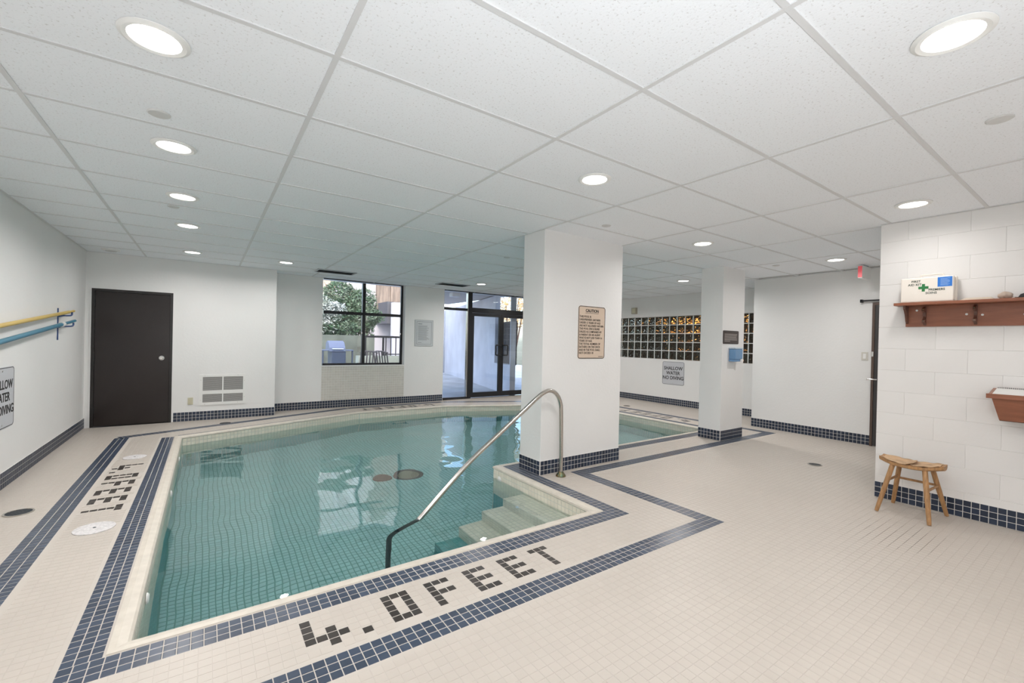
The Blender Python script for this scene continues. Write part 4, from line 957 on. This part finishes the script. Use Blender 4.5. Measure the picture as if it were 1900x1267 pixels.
part('timber_panel', MB().box(X(698), X(722), 18.80, 19.0, 2.7, 6), M_BRN, bd); part('timber_panel', MB().box(X(723), X(745)+.3, 18.80, 19.0, 2.9, 6), M_BRN, bd)
part('balcony_soffit', MB().box(X(700), X(760), 17.6, 19.0, 2.05, 2.95), M_SHADE, bd)
part('column', MB().box(at(725, 600, y=17.5).x, at(741, 600, y=17.5).x, 17.2, 17.5, -.05, 2.9), M_PIER, bd)
part('sign_plate', MB().box(X(635), X(649), 18.92, 19.0, 3.35, 3.6), mat('cream plate', (.8, .76, .68, 1), .6), bd)
# shrubs
def leaf_mat(name, c1, c2): return mat(name, c1, .45, var=.35, noise=1, nscale=3, col2=c2, spec=.4)
M_LEAF = leaf_mat('glossy green leaves', (.045, .10, .045, 1), (.17, .22, .15, 1)); M_LEAF2 = leaf_mat('silvery green leaves', (.26, .30, .25, 1), (.55, .57, .54, 1)); M_TWIG = mat('brown twigs', (.16, .10, .075, 1), .8)
def shrub(name, lab, c, r, n, mt, seed, ls=.058):
    rnd = random.Random(seed); t = thing(name, lab, 'shrub', (c[0], c[1], 0)); mb = MB(); tw = MB(); c = Vector(c)
    for k in range(9):
        a = rnd.uniform(0, 2*PI); e = c+Vector((r[0]*.7*math.cos(a), r[1]*.7*math.sin(a), r[2]*rnd.uniform(-.2, .9)))
        mid = Vector((c.x, c.y, c.z-r[2]*.5)).lerp(e, .5)+Vector((rnd.uniform(-.1, .1), 0, .1)); tw.tube([(c.x+rnd.uniform(-.1, .1), c.y, 0), mid, e], [.03, .018, .006], 5)
    for k in range(n):
        while True:
            d = Vector((rnd.uniform(-1, 1), rnd.uniform(-1, 1), rnd.uniform(-1, 1)))
            if .35 < d.length < 1: break
        lump = 1+.16*math.sin(5*d.x+seed)+.14*math.sin(7*d.z+2*seed)+.1*math.sin(9*d.y)
        p = c+Vector((d.x*r[0], d.y*r[1], d.z*r[2]))*lump
        a = Vector((rnd.gauss(0, 1), rnd.gauss(0, 1), rnd.gauss(0, .6))).normalized(); b = a.cross(Vector((rnd.gauss(0, 1), rnd.gauss(0, 1), rnd.gauss(0, 1)))).normalized()
        s = ls*rnd.uniform(.6, 1.2); mb.add([p-a*s, p+b*s*.38, p+a*s, p-b*s*.38], [(0,1,2,3)])
    o = part('foliage', mb, mt, t); o['kind'] = 'stuff'; part('branches', tw, M_TWIG, t)
shrub('leafy_shrub', 'dense green shrub behind the right half of the window', (4.30, 15.2, 2.20), (.78, .6, .75), 6500, M_LEAF, 1)
shrub('leafy_shrub', 'tall green shrub behind the middle window bar', (3.70, 15.5, 2.55), (.8, .55, .80), 6500, M_LEAF, 2)
shrub('silvery_shrub', 'silvery twiggy shrub behind the left half of the window', (2.85, 14.75, 2.15), (.68, .45, .72), 6000, M_LEAF2, 3, .05)
shrub('leafy_shrub', 'low dark green shrub spilling over the garden wall', (3.2, 14.9, 1.75), (.85, .5, .45), 5000, M_LEAF, 4)
shrub('golden_shrub', 'yellow shrub beyond the dark panel outside the glass doors', (9.4, 13.4, 2.7), (.9, 1.3, .9), 2600, leaf_mat('golden leaves', (.65, .38, .12, 1), (.85, .72, .45, 1)), 5)  # golden leaves stand for the orange patch above the dark sheet
# railing
rl = thing('railing', 'dark metal railing with upright bars outside the window', 'railing', (4.9, 13, .9))
yr = 13.05; ra = at(676, 624, y=yr); 
part('top_rail', MB().box(ra.x, 5.6, yr-.02, yr+.02, 1.44, 1.50), M_BLKMETAL, rl); part('bottom_rail', MB().box(ra.x+.6, 5.6, yr-.015, yr+.015, .93, .96), M_BLKMETAL, rl)
for x in (ra.x+.03, at(711, 640, y=yr).x): part('post', MB().box(x-.025, x+.025, yr-.025, yr+.025, .88, 1.50), M_BLKMETAL, rl)
x = at(716, 640, y=yr).x
while x < 5.6: part('bar', MB().box(x-.012, x+.012, yr-.012, yr+.012, .9, 1.45), M_BLKMETAL, rl); x += .155
# grill under a cover
gl = thing('barbecue_grill', 'grey covered gas barbecue on the patio outside the window', 'grill', (2.78, 12, 0)); M_GRC = mat('blue grey grill steel', (.14, .16, .21, 1), .35, metal=.3); M_GRL = mat('pale grill lid', (.24, .27, .36, 1), .35, metal=.2)
gx0, gx1 = 2.62, 2.95
part('cabinet', MB().box(gx0, gx1+.02, 11.8, 12.25, .08, 1.06, .01), M_GRC, gl)
lidp = [(11.78, 1.06), (11.80, 1.15), (11.90, 1.28), (12.05, 1.33), (12.2, 1.28), (12.26, 1.06)]
part('lid', MB().ext([(gx0-.06, y, z) for y, z in lidp], (gx1-gx0+.06, 0, 0)).fix(), M_GRL, gl)
part('lid_handle', MB().tube([(gx0, 11.77, 1.12), (gx1-.05, 11.77, 1.12)], .014, 8), M_CHROME, gl)
for a, b in ((gx0-.34, gx0-.06), (gx1, gx1+.22)): part('side_shelf', MB().box(a, b, 11.82, 12.2, 1.07, 1.10, .005), M_GRL, gl)
for x in (gx0-.32, gx0-.2, gx1+.20): part('leg', MB().box(x-.015, x+.015, 11.85, 11.9, -.02, 1.07), M_GRC, gl)
for x in (gx0+.05, gx1-.05): part('wheel', MB().tube([(x-.02, 11.85, .06), (x+.02, 11.85, .06)], .07, 16), M_BLKMETAL, gl)
# patio chairs
M_CH = mat('dark brown chair slats', (.07, .06, .06, 1), .5)
def chair(x, y, lab, rz):
    t = thing('patio_chair', lab, 'chair', (x, y, -.02), 'patio chairs beside the grill', rz)
    L = dict(keep=False)
    part('seat', MB().box(-.25, .25, -.25, .25, .42, .45, .008), M_CH, t, **L)
    for k in range(6): part('back_slat', MB().tube([(-.2+.08*k, .25, .45), (-.2+.08*k, .30, .75), (-.2+.08*k, .38, 1.06+.02*math.sin(k*.63))], .018, 6), M_CH, t, **L)
    part('back_rail', MB().tube([(-.24, .38, 1.04), (-.1, .40, 1.08), (.1, .40, 1.08), (.24, .38, 1.04)], .02, 6), M_CH, t, **L)
    for sx in (-1, 1):
        part('armrest', MB().tube([(.27*sx, .28, .72), (.28*sx, 0, .68), (.27*sx, -.24, .66)], .018, 6), M_CH, t, **L)
        for sy in (-1, 1): part('leg', MB().tube([(.25*sx, .24*sy, .66 if sy < 0 else .45), (.26*sx, .27*sy, 0)], .018, 6), M_CH, t, **L)
chair(3.42, 11.6, 'dark slatted patio chair just right of the grill', -.5); chair(4.25, 12.35, 'dark slatted patio chair in front of the railing', 2.3)
